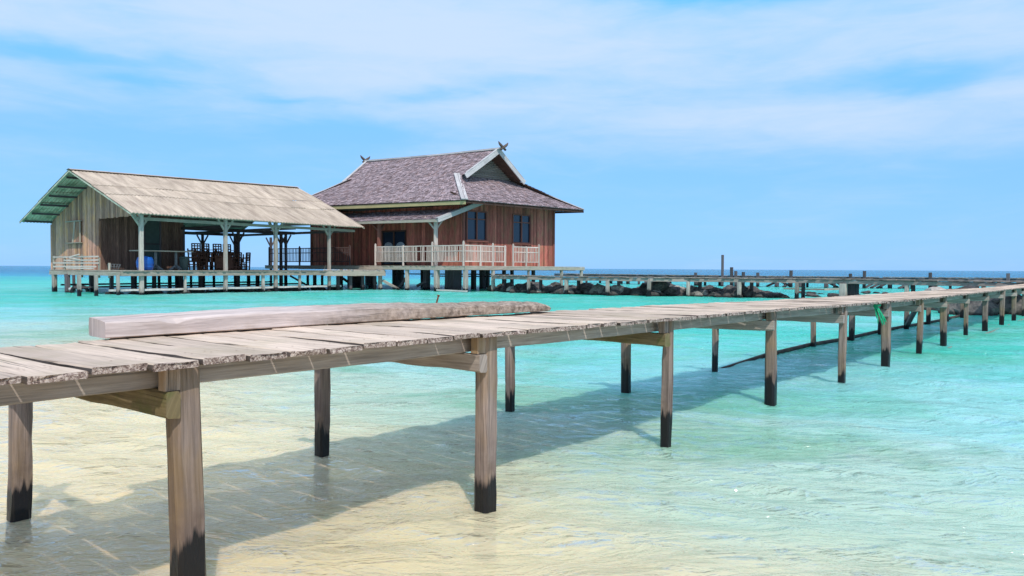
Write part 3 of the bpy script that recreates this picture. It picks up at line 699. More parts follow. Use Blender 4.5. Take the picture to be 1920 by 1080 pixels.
# deck: planks run in from the front edge
mb = MB(); a = -.5
while a < 13.4:
    w = random.uniform(.13, .17)
    mb.bar(S(a+w/2, .32+random.uniform(-.03, .03), SZ-.02), S(a+w/2, 8.2 if a < 1.05 else 12.4, SZ-.02), w-.01, .04); a += w
mb.build('deck', M['greywood'], shed)
for b, a_0, a_1, mm in ((.42, -.55, 13.4, 'greywood'), (4, -.5, 13.4, 'darkpost'), (8, -.5, 13.4, 'darkpost'), (12, 1.1, 13.4, 'darkpost')):
    mb = MB(); mb.bar(S(a_0, b, SZ-.145), S(a_1, b, SZ-.145), .10, .20, n=16, jit=.008); mb.build('edge_beam' if b < 1 else 'floor_beam', M[mm], shed)
mb = MB(); mb.bar(S(-.5, .5, SZ-.15), S(-.5, 8.1, SZ-.15), .08, .18, n=8, jit=.01); mb.build('edge_beam', M['greywood'], shed)
def stilt(parent, P, zt, w, mm='darkpost', lean=.03, name='stilt'):
    dep = float(depth_at(np.array([P.x]), np.array([P.y]))[0]); l_ = Vector((random.uniform(-lean, lean), random.uniform(-lean, lean), 0))
    mb = MB(); mb.bar(Vector((P.x, P.y, -dep-.4))-l_, Vector((P.x, P.y, zt))+l_*0, w, w*random.uniform(.9, 1.1), up=tuple(SU), ch=w*.12, n=7, jit=.006)
    return mb.build(name, M[mm], parent)
for px in (265, 423, 517, 617):               # tall posts that carry the eave
    a = s_a(px, .6); stilt(shed, S(a, .6, 0), shed_roof_z(a, .6)-.15, .17, 'greypost', .01, 'roof_post')
    mb = MB()
    for sg in (-1, 1): mb.bar(S(a+sg*.06, .6, shed_roof_z(a, .6)-.75), S(a+sg*.42, .6, shed_roof_z(a, .6)-.24), .06, .09)
    mb.bar(S(a, .66, shed_roof_z(a, .6)-.85), S(a, 1.3, shed_roof_z(a, 1.3)-.2), .06, .09)
    mb.build('brace', M['greywood'], shed)
mb = MB(); mb.bar(S(.2, .6, 3.47), S(12.9, .6, 3.42), .09, .14, n=12, jit=.006); mb.build('eave_beam', M['greywood'], shed)
for b in (6.3, 11.9): mb = MB(); mb.bar(S(5.7, b, 3.42), S(12.9, b, 3.42), .12, .18, n=8, jit=.006); mb.build('tie_beam', M['darkpost'], shed)
for aa in (5.6, 8.8, 12.6):
    mb = MB(); mb.bar(S(aa, .6, 3.40), S(aa, 11.9, 3.40), .10, .14) if aa > 5 or aa < 1 else mb.bar(S(aa, .6, 3.4), S(aa, 6.4, 3.4), .10, .14); mb.build('tie_beam', M['darkpost'], shed)
for px, b in ((447, 6.3), (527, 6.3), (536, 6.6), (441, 11.9), (508, 11.9), (380, 11.9)):
    a = s_a(px, b); stilt(shed, S(a, b, 0), 3.35, .15, 'darkpost', .01, 'roof_post')
    mb = MB()
    for sg in (-1, 1): mb.bar(S(a+sg*.05, b, 2.75), S(a+sg*.38, b, 3.32), .06, .08)
    mb.build('brace', M['darkpost'], shed)
for i, px in enumerate((148, 180, 221, 347, 493, 562)):
    stilt(shed, S(s_a(px, .55), .55, 0), SZ-.2, .13 if i != 3 else .10, 'greypost')
o_ = stilt(shed, S(-.45, s_b(102, -.45), 0), SZ-.2, .22, 'greypost'); o_['label'] = 'thick brown corner stilt'
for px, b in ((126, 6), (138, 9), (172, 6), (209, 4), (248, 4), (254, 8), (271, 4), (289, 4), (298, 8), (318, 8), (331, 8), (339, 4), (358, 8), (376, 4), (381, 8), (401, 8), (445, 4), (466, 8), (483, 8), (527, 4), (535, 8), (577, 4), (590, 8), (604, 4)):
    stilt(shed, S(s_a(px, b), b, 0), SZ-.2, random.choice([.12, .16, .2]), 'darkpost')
for b, z, a_0, a_1, mm, hh in ((.75, .22, s_a(205, .7), s_a(640, .7), 'paleconc', .09), (4.1, .30, -1.0, 12, 'darkpost', .08), (8.1, .34, 0, 12.5, 'darkpost', .08)):
    mb = MB(); mb.bar(S(a_0, b, z), S(a_1, b, z+.02), .10, hh, n=24, jit=.012); mb.build('low_rail', M[mm], shed)
mb = MB(); mb.bar(S(3.2, 2, .25), S(4.3, 4, .6), .06, .06); mb.bar(S(10.2, 3, .8), S(11.6, 3.2, .2), .07, .09); mb.build('brace', M['darkpost'], shed)
# broken slatted rail on the gable side
mb = MB(); b_0, b_1 = s_b(101, -.45), s_b(186, -.45)
for z, r0, r1 in ((1.74, 0, 1), (1.58, .25, 1), (1.43, 0, 1), (1.28, 0, .95), (1.19, .3, .9)):
    mb.bar(S(-.47, lerp(b_0, b_1, r0), z+random.uniform(-.02, .02)), S(-.47, lerp(b_0, b_1, r1), z+random.uniform(-.02, .02)), .025, .07, n=6, jit=.008)
mb.bar(S(-.5, s_b(128, -.5), 1.72), S(-.5, s_b(149, -.5), 1.86), .03, .06); mb.bar(S(-.5, s_b(128, -.5), 1.72), S(-.5, s_b(150, -.5), 1.6), .03, .06)
rl = mb.build('railing', M['rail'], shed)
for px, zt in ((101, 1.8), (122, 1.8), (154, 1.85), (186, 1.7), (205, 1.45)):
    mb = MB(); b = s_b(px, -.42); mb.bar(S(-.42, b, SZ-.35), S(-.42, b, zt), .08, .07, up=tuple(SU), n=3, jit=.006); mb.build('rail_post', M['greywood'], rl)

# ---- things in and under the shed
def thing_copy(src, loc, rot=None, label=None):
    r = src.copy(); COL.objects.link(r); r.location = loc
    if rot is not None: r.rotation_euler = rot
    if label: r['label'] = label
    for ch in src.children:
        c = ch.copy(); COL.objects.link(c); c.parent = r; c.matrix_parent_inverse = ch.matrix_parent_inverse.copy()
    return r
def lathe(mb, c, prof, k=24, r=None, m=0):
    mb.loft([[Vector(c)+Vector((math.cos(u)*R_, math.sin(u)*R_, z)) for u in np.linspace(0, 2*math.pi, k, endpoint=False)] for R_, z in prof], r=r, m=m, sm=True)
a = s_a(272, 1.6); c = S(a, 1.6, SZ)
bl = empty('plastic_barrel', c, 'bright blue plastic barrel on the shed deck behind the leftmost roof post', 'barrel')
mb = MB(); lathe(mb, c, [(.27, 0), (.34, .03), (.37, .17), (.375, .19), (.36, .20), (.375, .23), (.385, .38), (.37, .46), (.375, .48), (.36, .50), (.33, .60), (.27, .645), (.26, .64)]); mb.build('barrel_body', M['blue'], bl)
mb = MB(); lathe(mb, c+Vector((0, 0, .62)), [(.10, 0), (.10, .05), (.02, .055)], 12); mb.build('lid', M['blue'], bl)
a = s_a(345, 2.2); c = S(a, 2.2, SZ)
bn = empty('waste_bin', c, 'dark grey green plastic bin beside the stacked chairs', 'bin')
mb = MB(); lathe(mb, c, [(.17, 0), (.18, .02), (.215, .55), (.22, .58)]); mb.build('bin_body', M['bin'], bn)
mb = MB(); lathe(mb, c, [(.235, .585), (.235, .63), (.20, .68), (.05, .70)]); mb.build('lid', M['bin'], bn)
a0, a1 = s_a(254, 1.9), s_a(352, 2.4); c = S((a0+a1)/2, 2.1, SZ)
tb = empty('pedestal_table', c, 'long pale topped table on two cross footed pedestals, behind the blue barrel', 'table')
mb = MB(); mb.bar(S(a0, 2.05, SZ+.93), S(a1, 2.3, SZ+.93), .8, .05, n=6, jit=.004); mb.build('tabletop', M['greywood'], tb)
for px in (292, 330):
    a = s_a(px, 2.15); mb = MB(); mb.bar(S(a, 2.15, SZ+.1), S(a, 2.15, SZ+.905), .09, .09, up=tuple(SU))
    for dx, dy in ((.34, 0), (-.34, 0), (0, .34), (0, -.34)): mb.bar(S(a, 2.15, SZ+.26), S(a+dx, 2.15+dy, SZ+.03), .07, .07)
    mb.build('pedestal', M['metal'], tb)
c = S(-.15, s_b(214, -.15), SZ); mb = MB()
for z, rr in ((.02, .18), (.16, .25), (.28, .27)): mb.tube([c+Vector((math.cos(u)*rr, math.sin(u)*rr, z)) for u in np.linspace(0, 6.283, 20)], .012, 6)
for u in np.linspace(0, 6.283, 12, endpoint=False): mb.tube([c+Vector((math.cos(u)*.18, math.sin(u)*.18, .02)), c+Vector((math.cos(u)*.27, math.sin(u)*.27, .28))], .009, 5)
tag(mb.build('wire_basket', M['metal']), 'small dark wire basket at the left end of the shed deck', 'basket')
# dark wooden chairs piled up
def make_chair():
    root = empty('wooden_chair', (0, 0, 0), 'dark wooden ladder back chair in the tangled stack on the shed deck', 'chair', 'stacked dark wooden chairs in the shed')
    W_, D_, HS_, HB_ = .50, .48, .43, .98
    for i, (x, y, h) in enumerate(((-1, -1, HS_), (1, -1, HS_), (-1, 1, HB_), (1, 1, HB_))):
        mb = MB(); mb.bar((x*(W_/2-.03), y*(D_/2-.03), 0), (x*(W_/2-.03), y*(D_/2-.03)+(.05 if h > .5 else 0), h), .055, .055, up=(0, 1, 0)); mb.build('leg', M['furn'], root)
    mb = MB()
    for k in range(5): mb.bar((-W_/2, -D_/2+.05+k*.095, HS_+.015), (W_/2, -D_/2+.05+k*.095, HS_+.015), .085, .03)
    mb.build('seat', M['furn'], root)
    mb = MB()
    for z in (.56, .70, .84, .96): mb.bar((-W_/2+.03, D_/2+.01, z), (W_/2-.03, D_/2+.01, z), .025, .06)
    mb.bar((-.08, D_/2+.01, .5), (-.08, D_/2+.01, .96), .05, .02, up=(0, 1, 0)); mb.bar((.08, D_/2+.01, .5), (.08, D_/2+.01, .96), .05, .02, up=(0, 1, 0))
    mb.build('backrest', M['furn'], root)
    mb = MB()
    for x in (-1, 1): mb.bar((x*(W_/2-.03), -D_/2, .2), (x*(W_/2-.03), D_/2, .2), .03, .04); mb.bar((x*(W_/2-.0), -D_/2, .64), (x*(W_/2-.0), D_/2, .64), .05, .03); mb.bar((x*(W_/2-.0), -D_/2+.03, .43), (x*(W_/2-.0), -D_/2+.03, .64), .04, .04, up=(0, 1, 0))
    mb.bar((-W_/2, -D_/2+.02, .2), (W_/2, -D_/2+.02, .2), .03, .04); mb.build('frame_rails', M['furn'], root)
    return root
chair = make_chair(); spots = []
yaw0 = math.atan2(SU.y, SU.x)
aL, aR = s_a(362, 3.4), s_a(464, 3.4)
for i in range(6): spots.append((aL+.3+(aR-aL-.5)*i/5, 3.4+random.uniform(-.2, .2), SZ, yaw0+random.choice([0, math.pi/2, -math.pi/2, math.pi])+random.uniform(-.2, .2), 0))
for i in range(5): spots.append((aL+.55+(aR-aL-.9)*i/4, 3.45+random.uniform(-.15, .15), SZ+.44+.43+.02, yaw0+random.choice([0, math.pi/2, math.pi])+random.uniform(-.2, .2), 1))
for i in range(5): spots.append((aL+.5+(aR-aL-.9)*i/4, 4.3+random.uniform(-.15, .15), SZ, yaw0+random.uniform(-.3, .3)+random.choice([0, math.pi]), 0))
for i in range(4): spots.append((aL+.75+(aR-aL-1.3)*i/3, 4.25, SZ+.46, yaw0+random.uniform(-.3, .3), 0))
for i, (a, b, z, yw, flip) in enumerate(spots):
    loc = S(a, b, z); rot = (math.pi if flip else 0, 0, yw)
    if i == 0: chair.location = loc; chair.rotation_euler = rot
    else: o_ = thing_copy(chair, loc, rot)
    if i == 0: o_ = chair
    o_['label'] = ('upside down dark wooden chair balanced on the top row of the stack' if flip else 'dark wooden chair standing in the front row on the shed deck, others piled on it' if i < 6 else 'dark wooden chair standing in the rear row of the piled chairs' if i < 16 else 'dark wooden chair nested upright on top of the rear row')
tb2 = empty('stacked_table', S(lerp(aL, aR, .5), 3.0, SZ), 'small dark table upended against the stacked chairs', 'table')
mb = MB(); c = S(lerp(aL, aR, .48), 2.95, SZ); mb.bar(c+Vector((0, 0, .02)), c+Vector((0, 0, .78))+SV*.12, 1.0, .04, up=tuple(SV)); mb.build('tabletop', M['furn'], tb2)
for x, z in ((-.4, .1), (.4, .1), (-.4, .7), (.4, .7)):
    mb = MB(); q = c+SU*x+Vector((0, 0, z))+SV*.06; mb.bar(q, q-SV*.45-Vector((0, 0, .02)), .05, .05); mb.build('leg', M['furn'], tb2)
ld = empty('short_ladder', S(aL-.1, 3, SZ), 'short dark ladder leaning at the left side of the chair stack', 'ladder')
mb = MB(); c = S(s_a(356, 3.0), 3.0, SZ); c2 = S(s_a(371, 3.0), 3.0, SZ)
for q in (c, c2): mb.bar(q+Vector((0, 0, .0)), q+Vector((0, 0, 1.12))+SV*.2, .06, .05, up=tuple(SU))
mb.build('side_pole', M['furn'], ld); mb = MB()
for k in range(6): z = .12+k*.18; mb.bar(c+Vector((0, 0, z))+SV*.2*z/1.12, c2+Vector((0, 0, z))+SV*.2*z/1.12, .04, .05)
mb.build('rungs', M['furn'], ld)
# two tyres and a float hanging at the waterline
for px, lab in ((143, 'black tyre hanging at the waterline, the left one of the pair under the shed'), (156, 'black tyre hanging at the waterline, the right one of the pair under the shed')):
    c = at(px, 546, 37.4); mb = MB(); rg = []
    for u in np.linspace(0, 2*math.pi, 28, endpoint=False):
        e = Vector((math.cos(u)*.93, .2*math.cos(u), math.sin(u))); cc = c+e*.20
        rg.append([cc+e*(.085*math.cos(w_))+Vector((-.1, 1, 0)).normalized()*(.075*math.sin(w_)) for w_ in np.linspace(0, 6.283, 10, endpoint=False)])
    rg.append(rg[0]); mb.loft(rg, sm=True, cap=False); tag(mb.build('tyre', M['rubber']), lab, 'tyre', 'tyres under the shed')
c = at(134, 543, 37.6); mb = MB(); lathe(mb, c-Vector((0, 0, .08)), [(.02, 0), (.12, .05), (.14, .1), (.12, .17), (.02, .2)], 14)
tag(mb.build('fishing_float', M['white']), 'white float hanging left of the two tyres under the shed', 'float')
# ------------------------------------------------------------------ the shingled house on stilts
HU = Vector((-.788, .616, 0)); HV = Vector((.712, .702, 0)); HO = Vector((-2.55, 42, 0)); HF = 1.42
def Hs(s, v, z): return HO+HU*s+HV*v+Vector((0, 0, z))
def h_s(px, v): k = xd(px); P = HO+HV*v; return (k*P.y-P.x)/(HU.x-k*HU.y)
def h_v(px, s): k = xd(px); P = HO+HU*s; return (k*P.y-P.x)/(HV.x-k*HV.y)
house = empty('stilt_house', Hs(0, 0, 0), 'red brown timber house on stilts with a dark shingled roof and white ridge boards', 'house')
SE, VE = 16.4, 9.95
rise = lambda s: .019*s
Z_E, Z_B, Z_R = 4.99, 6.72, 8.40
def curve_slope(P00, P10, P11, P01, sag):     # P00-P10 lower edge, P01-P11 upper edge
    def f(x, y):
        p = P00.lerp(P10, x).lerp(P01.lerp(P11, x), y); p.z -= sag*math.sin(math.pi*y); return p
    return f
def shingles(mb, f, exposure=.17, width=.2, lift=.035):
    L0 = (f(1, 0)-f(0, 0)).length; Hh = (f(.5, 1)-f(.5, 0)).length
    rows = max(1, int(Hh/exposure)); wmax = max(L0, (f(1, 1)-f(0, 1)).length)
    for j in range(rows):
        y0, y1 = j/rows, min(1, (j+1.25)/rows); x = -random.random()*.5*width/wmax
        Lr = (f(1, y0)-f(0, y0)).length
        while x < 1:
            w = width*random.uniform(.7, 1.3)/Lr; xa, xb = max(0, x), min(1, x+w*.95); x += w
            if xb-xa < .002: continue
            yy = max(0, y0-random.uniform(0, .3)/rows) if j else y0
            p = [f(xa, yy), f(xb, yy), f(xb, y1), f(xa, y1)]
            n = (p[1]-p[0]).cross(p[3]-p[0]).normalized()
            if n.z < 0: n = -n
            l0 = lift*random.uniform(.5, 1.5); l1 = random.uniform(-.006, .008)
            p[0] = p[0]+n*(l0+l1); p[1] = p[1]+n*(l0-l1); p[2] = p[2]+n*.006; p[3] = p[3]+n*.006
            r = random.random()*.75+.25*abs(math.sin(xa*9+j*.7)); u0 = random.random()*30
            uvs = [(u0, u0), (u0, u0+width), (u0+exposure, u0+width), (u0+exposure, u0)]
            mb.poly(p, r=r, uvs=uvs)
            q = [p[0]-n*l0, p[1]-n*l0, p[1], p[0]]; mb.poly(q, r=r*.5, uvs=uvs)
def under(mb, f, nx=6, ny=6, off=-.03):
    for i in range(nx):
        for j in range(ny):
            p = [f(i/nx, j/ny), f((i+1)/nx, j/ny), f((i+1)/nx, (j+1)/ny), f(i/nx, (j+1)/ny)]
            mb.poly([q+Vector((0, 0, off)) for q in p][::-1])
def zz(s, z): return z+rise(s)
gs, gv0, gv1 = 2.9, 2.6, 7.6                 # where gable and skirt roof meet
def long_slope(front):                         # eave to ridge in one sheet; its ends follow the hips, then the verges
    def f(x, y):
        v = y*VE/2; z = Z_E+(Z_R-Z_E)*(.95*y+.05*y*y) if y < 1 else Z_R
        if v < gv0: s0_ = gs*v/gv0; s1_ = SE-s0_
        else: s0_ = lerp(2.55, 2.35, (v-gv0)/(VE/2-gv0)); s1_ = SE-lerp(gs-.1, 2.2, (v-gv0)/(VE/2-gv0))
        s_ = lerp(s0_, s1_, x if front else 1-x); return Hs(s_, v if front else VE-v, zz(s_, z))
    return f
front_all, back_all = long_slope(True), long_slope(False)
y_b = gv0/(VE/2); Z_B = front_all(0, y_b).z
part = lambda f, a_, b_: (lambda x, y: f(x, lerp(a_, b_, y)))
front_lo, front_up, back_lo, back_up = part(front_all, 0, y_b-.001), part(front_all, y_b+.001, 1), part(back_all, 0, y_b-.001), part(back_all, y_b+.001, 1)
side_r = curve_slope(Hs(0, VE, Z_E), Hs(0, 0, Z_E), Hs(gs+.75, gv0+.1, Z_B+.12), Hs(gs+.75, gv1-.1, Z_B+.12), .08)
side_l = curve_slope(Hs(SE, 0, zz(SE, Z_E)), Hs(SE, VE, zz(SE, Z_E)), Hs(SE-gs-.5, gv1-.1, zz(SE, Z_B)+.1), Hs(SE-gs-.5, gv0+.1, zz(SE, Z_B)+.1), .10)
mb = MB()
for f in (front_all, back_all, side_r, side_l): shingles(mb, f)
roof = mb.build('roof', M['shingle'], house)
mb = MB()
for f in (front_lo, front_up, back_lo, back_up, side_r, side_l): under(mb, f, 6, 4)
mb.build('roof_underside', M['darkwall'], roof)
def board_along(mb, pts, w, th, up=(0, 0, 1), jit=.003):
    for a_, b_ in zip(pts[:-1], pts[1:]): mb.bar(a_, b_+(b_-a_).normalized()*.02, w, th, up=up, n=3, jit=jit)
U3 = Vector((0, 0, 1))
mb = MB(); rp = [Hs(lerp(2.1, SE-2.05, k/8), VE/2, zz(lerp(2, 14, k/8), Z_R)+.09-.05*math.sin(math.pi*k/8)) for k in range(9)]
board_along(mb, rp, .22, .10); mb.build('ridge_board', M['white'], roof)
for tx in (0, 1):                             # verge boards of both gables, hip boards below them
    sx = 1.88 if tx == 0 else SE-1.88; apx = 2.25 if tx == 0 else SE-2.15
    for fu in ((front_up, tx), (back_up, 1-tx)):
        mb = MB(); n = 6; pts = [fu[0](fu[1], k/n)+HU*(-.05 if tx == 0 else .05)+U3*.02 for k in range(n+1)]
        hh = .30 if tx == 0 else .12
        board_along(mb, [p-U3*(.06 if tx == 0 else 0) for p in [pts[0]-(pts[1]-pts[0]).normalized()*.12]+pts[1:]], .06, hh, up=(0, 0, 1)); board_along(mb, [p+U3*(.10 if tx == 0 else .07)+HU*(.06 if tx == 0 else -.06) for p in pts], .20, .03)
        mb.build('verge_board', M['white'], roof)
    for fl, x0, fs, x1 in ((front_lo, tx, side_r if tx == 0 else side_l, 1 if tx == 0 else 0), (back_lo, 1-tx, side_r if tx == 0 else side_l, 0 if tx == 0 else 1)):
        mb = MB(); n = 6; pts = [(fl(x0, k/n)+fs(x1, k/n))/2+U3*.07 for k in range(n+1)]
        dd = (pts[-1]-pts[0]).normalized(); out = dd.cross(U3).normalized()
        frontish = fl is front_lo and tx == 0
        board_along(mb, [p+out*(.07 if frontish else .05)-U3*.02 for p in pts], .16, .05, up=(0, 0, 1))
        board_along(mb, [p-out*(.13 if frontish else .06)-U3*.02 for p in pts], .20 if frontish else .12, .05, up=(0, 0, 1))
        mb.build('hip_board', M['white'], roof)
    # crossed horns
    c = rp[0]+U3*.05 if tx == 0 else rp[-1]+U3*.05
    hn = MB()
    for sg in (-1, 1):
        dirv = HV*sg; pts = [c-dirv*.20-U3*.16, c+dirv*.0-U3*.02, c+dirv*.17+U3*.08, c+dirv*.31+U3*.19, c+dirv*.40+U3*.31]
        if tx == 0: pts = [p-HU*.12 for p in pts]
        hn.tube(pts, .1, 7, rads=[.07, .08, .09, .07, .02])
    hn.build('crossed_horns', M['horn'], roof)
    # gable wall with louvres
    sw = 3.5 if tx == 0 else SE-3.2
    gm = MB(); A_, B_, C_ = Hs(sw, gv0+.1, Z_B-.05+rise(sw)), Hs(sw, gv1-.1, Z_B-.05+rise(sw)), Hs(sw, VE/2, Z_R-.15+rise(sw))
    gm.poly([A_, B_, C_] if tx else [A_, C_, B_])
    k = 0; z = .05; Ht = C_.z-A_.z
    while z < Ht-.12:
        f = z/Ht; p, q = A_.lerp(C_, f), B_.lerp(C_, f); o_ = HU*(-.05 if tx == 0 else .05)
        gm.bar(p+o_+U3*.03, q+o_+U3*.03, .02, .085, up=tuple((U3*.8+HU*(.6 if tx == 0 else -.6)))); z += .11
    gm.build('louvred_gable', M['stringer'], roof)
mb = MB(); board_along(mb, [Hs(.05, .06, Z_E-.13), Hs(SE/2, .06, zz(SE/2, Z_E)-.15), Hs(SE, .06, zz(SE, Z_E)-.13)], .05, .20); mb.build('eave_board', M['cream'], roof)
mb = MB(); board_along(mb, [Hs(.06, .1, Z_E-.10), Hs(.06, VE, Z_E-.10)], .04, .12); board_along(mb, [Hs(.0, VE-.05, Z_E-.1), Hs(SE, VE-.05, zz(SE, Z_E)-.1)], .04, .12)
for k in range(12): mb.bar(Hs(.02, .5+k*.82, Z_E-.09), Hs(1.6, .5+k*.82, Z_E+.55), .06, .10)
mb.build('eave_rafters', M['darkwall'], roof)
# veranda roof
vr = curve_slope(Hs(1.39, -.55, 3.97), Hs(15.2, -.75, 4.14), Hs(15.2, 1.42, 4.82), Hs(1.39, 1.42, 4.67), .02)
mb = MB(); shingles(mb, vr); v_roof = mb.build('veranda_roof', M['shingle'], house)
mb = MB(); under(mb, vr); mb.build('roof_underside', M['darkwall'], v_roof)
mb = MB(); e0, e1 = vr(0, 0), Hs(1.39, 2.74, 5.14); dd = (e1-e0).normalized()
for off, ww in ((-.06, .20), (.05, .10)): mb.bar(e0-dd*.1-HU*.05+U3*(off), e1+dd*.1-HU*.05+U3*(off), .05+.02*(off > 0), ww*.85, n=4, jit=.004)
mb.bar(e0-dd*.1+HU*.05+U3*.10, e1+dd*.1+HU*.05+U3*.10, .24, .03, n=4); mb.build('verge_board', M['white'], v_roof)
mb = MB(); board_along(mb, [vr(0, 0)-U3*.08, vr(.5, 0)-U3*.08, vr(1, 0)-U3*.08], .06, .14); mb.build('eave_board', M['greywood'], v_roof)
# walls
WS, WE, WV0, WV1 = 1.6, 15.3, 1.45, h_v(1037, 1.6)
nS = HU; nF = HV                              # wall normals (sign does not matter for the ray helper)
win = []                                      # openings in the side wall, from the photo's own columns
def side_open(x0, x1, y0, y1):
    p, q = wallpt(x0, y0, Hs(WS, 0, 0), HV.cross(U3)), wallpt(x1, y1, Hs(WS, 0, 0), HV.cross(U3))
    v0, v1 = (p-Hs(WS, 0, 0)).dot(HV), (q-Hs(WS, 0, 0)).dot(HV); return v0, v1, q.z, p.z
def front_open(x0, x1, y0, y1):
    p, q = wallpt(x0, y0, Hs(0, WV0, 0), HU.cross(U3)), wallpt(x1, y1, Hs(0, WV0, 0), HU.cross(U3))
    s0_, s1_ = (p-Hs(0, WV0, 0)).dot(HU), (q-Hs(0, WV0, 0)).dot(HU); return min(s0_, s1_), max(s0_, s1_), min(q.z, p.z), max(p.z, q.z)
so = [side_open(874, 912, 394, 452), side_open(960, 994, 401, 457)]
fo = [front_open(717, 762, 412, 500)]
fo[0] = (fo[0][0], fo[0][1], HF+.02, HF+2.15)
mb = MB(); Ls = WV1-WV0
boards(mb, Hs(WS, WV0, 0), Hs(WS, WV1, 0), HF-.02, lambda f: Z_E+.45, bw=.135, skip=[((v0-WV0)/Ls, (v1-WV0)/Ls, za, zb) for v0, v1, za, zb in so])
mb.build('side_wall', M['redwall'], house)
mb = MB(); Lf = WE-WS
boards(mb, Hs(WE, WV0, 0), Hs(WS, WV0, 0), HF-.02, lambda f: 4.9, bw=.15, skip=[((WE-s1_)/Lf, (WE-s0_)/Lf, za, zb) for s0_, s1_, za, zb in fo])
mb.build('front_wall', M['redwall'], house)
mb = MB(); boards(mb, Hs(WS, WV1, 0), Hs(WE, WV1, 0), HF-.02, lambda f: Z_E+.3, bw=.15); boards(mb, Hs(WE, WV1, 0), Hs(WE, WV0, 0), HF-.02, lambda f: Z_E+.3, bw=.15); mb.build('rear_walls', M['redwall'], house)
mb = MB()
for s_, v_ in ((WS, WV0), (WS, WV1), (WE, WV0), (WE, WV1)): mb = MB(); mb.bar(Hs(s_, v_, HF-.05)-HU*.02*(1 if s_ < 5 else -1), Hs(s_, v_, 4.95)-HU*.02*(1 if s_ < 5 else -1), .14, .14, up=tuple(HU), ch=.01); mb.build('corner_post', M['redpost'], house)
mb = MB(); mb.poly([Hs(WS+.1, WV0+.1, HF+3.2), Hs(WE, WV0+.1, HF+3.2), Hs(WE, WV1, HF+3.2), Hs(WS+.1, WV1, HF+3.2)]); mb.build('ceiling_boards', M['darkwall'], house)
for i, (v0, v1, za, zb) in enumerate(so):
    mb = MB(); vm = (v0+v1)/2; o_ = -HU*.03
    for v in (v0+.03, v1-.03): mb.bar(Hs(WS, v, za)+o_, Hs(WS, v, zb)+o_, .07, .08, up=tuple(HU))
    mb.bar(Hs(WS, vm, za)+o_, Hs(WS, vm, zb)+o_, .07, .07, up=tuple(HU))
    for z in (za+.03, zb-.03): mb.bar(Hs(WS, v0+.06, z)+o_*1.1, Hs(WS, v1-.06, z)+o_*1.1, .07, .07)
    mb.bar(Hs(WS, v0+.06, lerp(za, zb, .72))+o_*.9, Hs(WS, v1-.06, lerp(za, zb, .72))+o_*.9, .05, .05)
    mb.bar(Hs(WS, v0-.06, za-.04)-HU*.06, Hs(WS, v1+.06, za-.04)-HU*.06, .14, .05)
    wf = mb.build('window', M['redpost'], house); wf['label'] = ['double window near the front corner of the side wall', 'double window in the middle of the side wall'][i]
    mb = MB(); q = [Hs(WS+.03, v0, za), Hs(WS+.03, v1, za), Hs(WS+.03, v1, zb), Hs(WS+.03, v0, zb)]; mb.poly(q[::-1]); mb.poly([p+HU*.01 for p in q]); mb.build('pane', M['glass'], wf)
s0_, s1_, za, zb = fo[0]; mb = MB(); o_ = -HV*.03
for s_ in (s0_+.04, s1_-.04, (s0_+s1_)/2): mb.bar(Hs(s_, WV0, za)+o_, Hs(s_, WV0, zb)+o_, .08, .07, up=tuple(HV))
for z in (zb-.04, za+.75, za+.05): mb.bar(Hs(s0_+.08, WV0, z)+o_*1.1, Hs(s1_-.08, WV0, z)+o_*1.1, .07, .08)
wd = mb.build('veranda_door', M['darkwall'], house); mb = MB(); q = [Hs(s0_, WV0+.03, za), Hs(s1_, WV0+.03, za), Hs(s1_, WV0+.03, zb), Hs(s0_, WV0+.03, zb)]; mb.poly(q); mb.build('pane', M['glass'], wd)
mb = MB()
for k in (0, 1):                              # arched pale curtains low behind the glass
    c0, c1 = lerp(s0_, s1_, .07+.5*k), lerp(s0_, s1_, .43+.5*k); cm = (c0+c1)/2; rr = abs(c1-c0)/2
    base = [Hs(c0, WV0+.015, za+.5), Hs(c0, WV0+.015, za+1.15)]+[Hs(cm+rr*math.cos(u), WV0+.015, za+1.15+.28*math.sin(u)) for u in np.linspace(math.pi, 0, 9)]+[Hs(c1, WV0+.015, za+.5)]
    mb.poly(base)
mb.build('curtain', M['curtain'], wd)
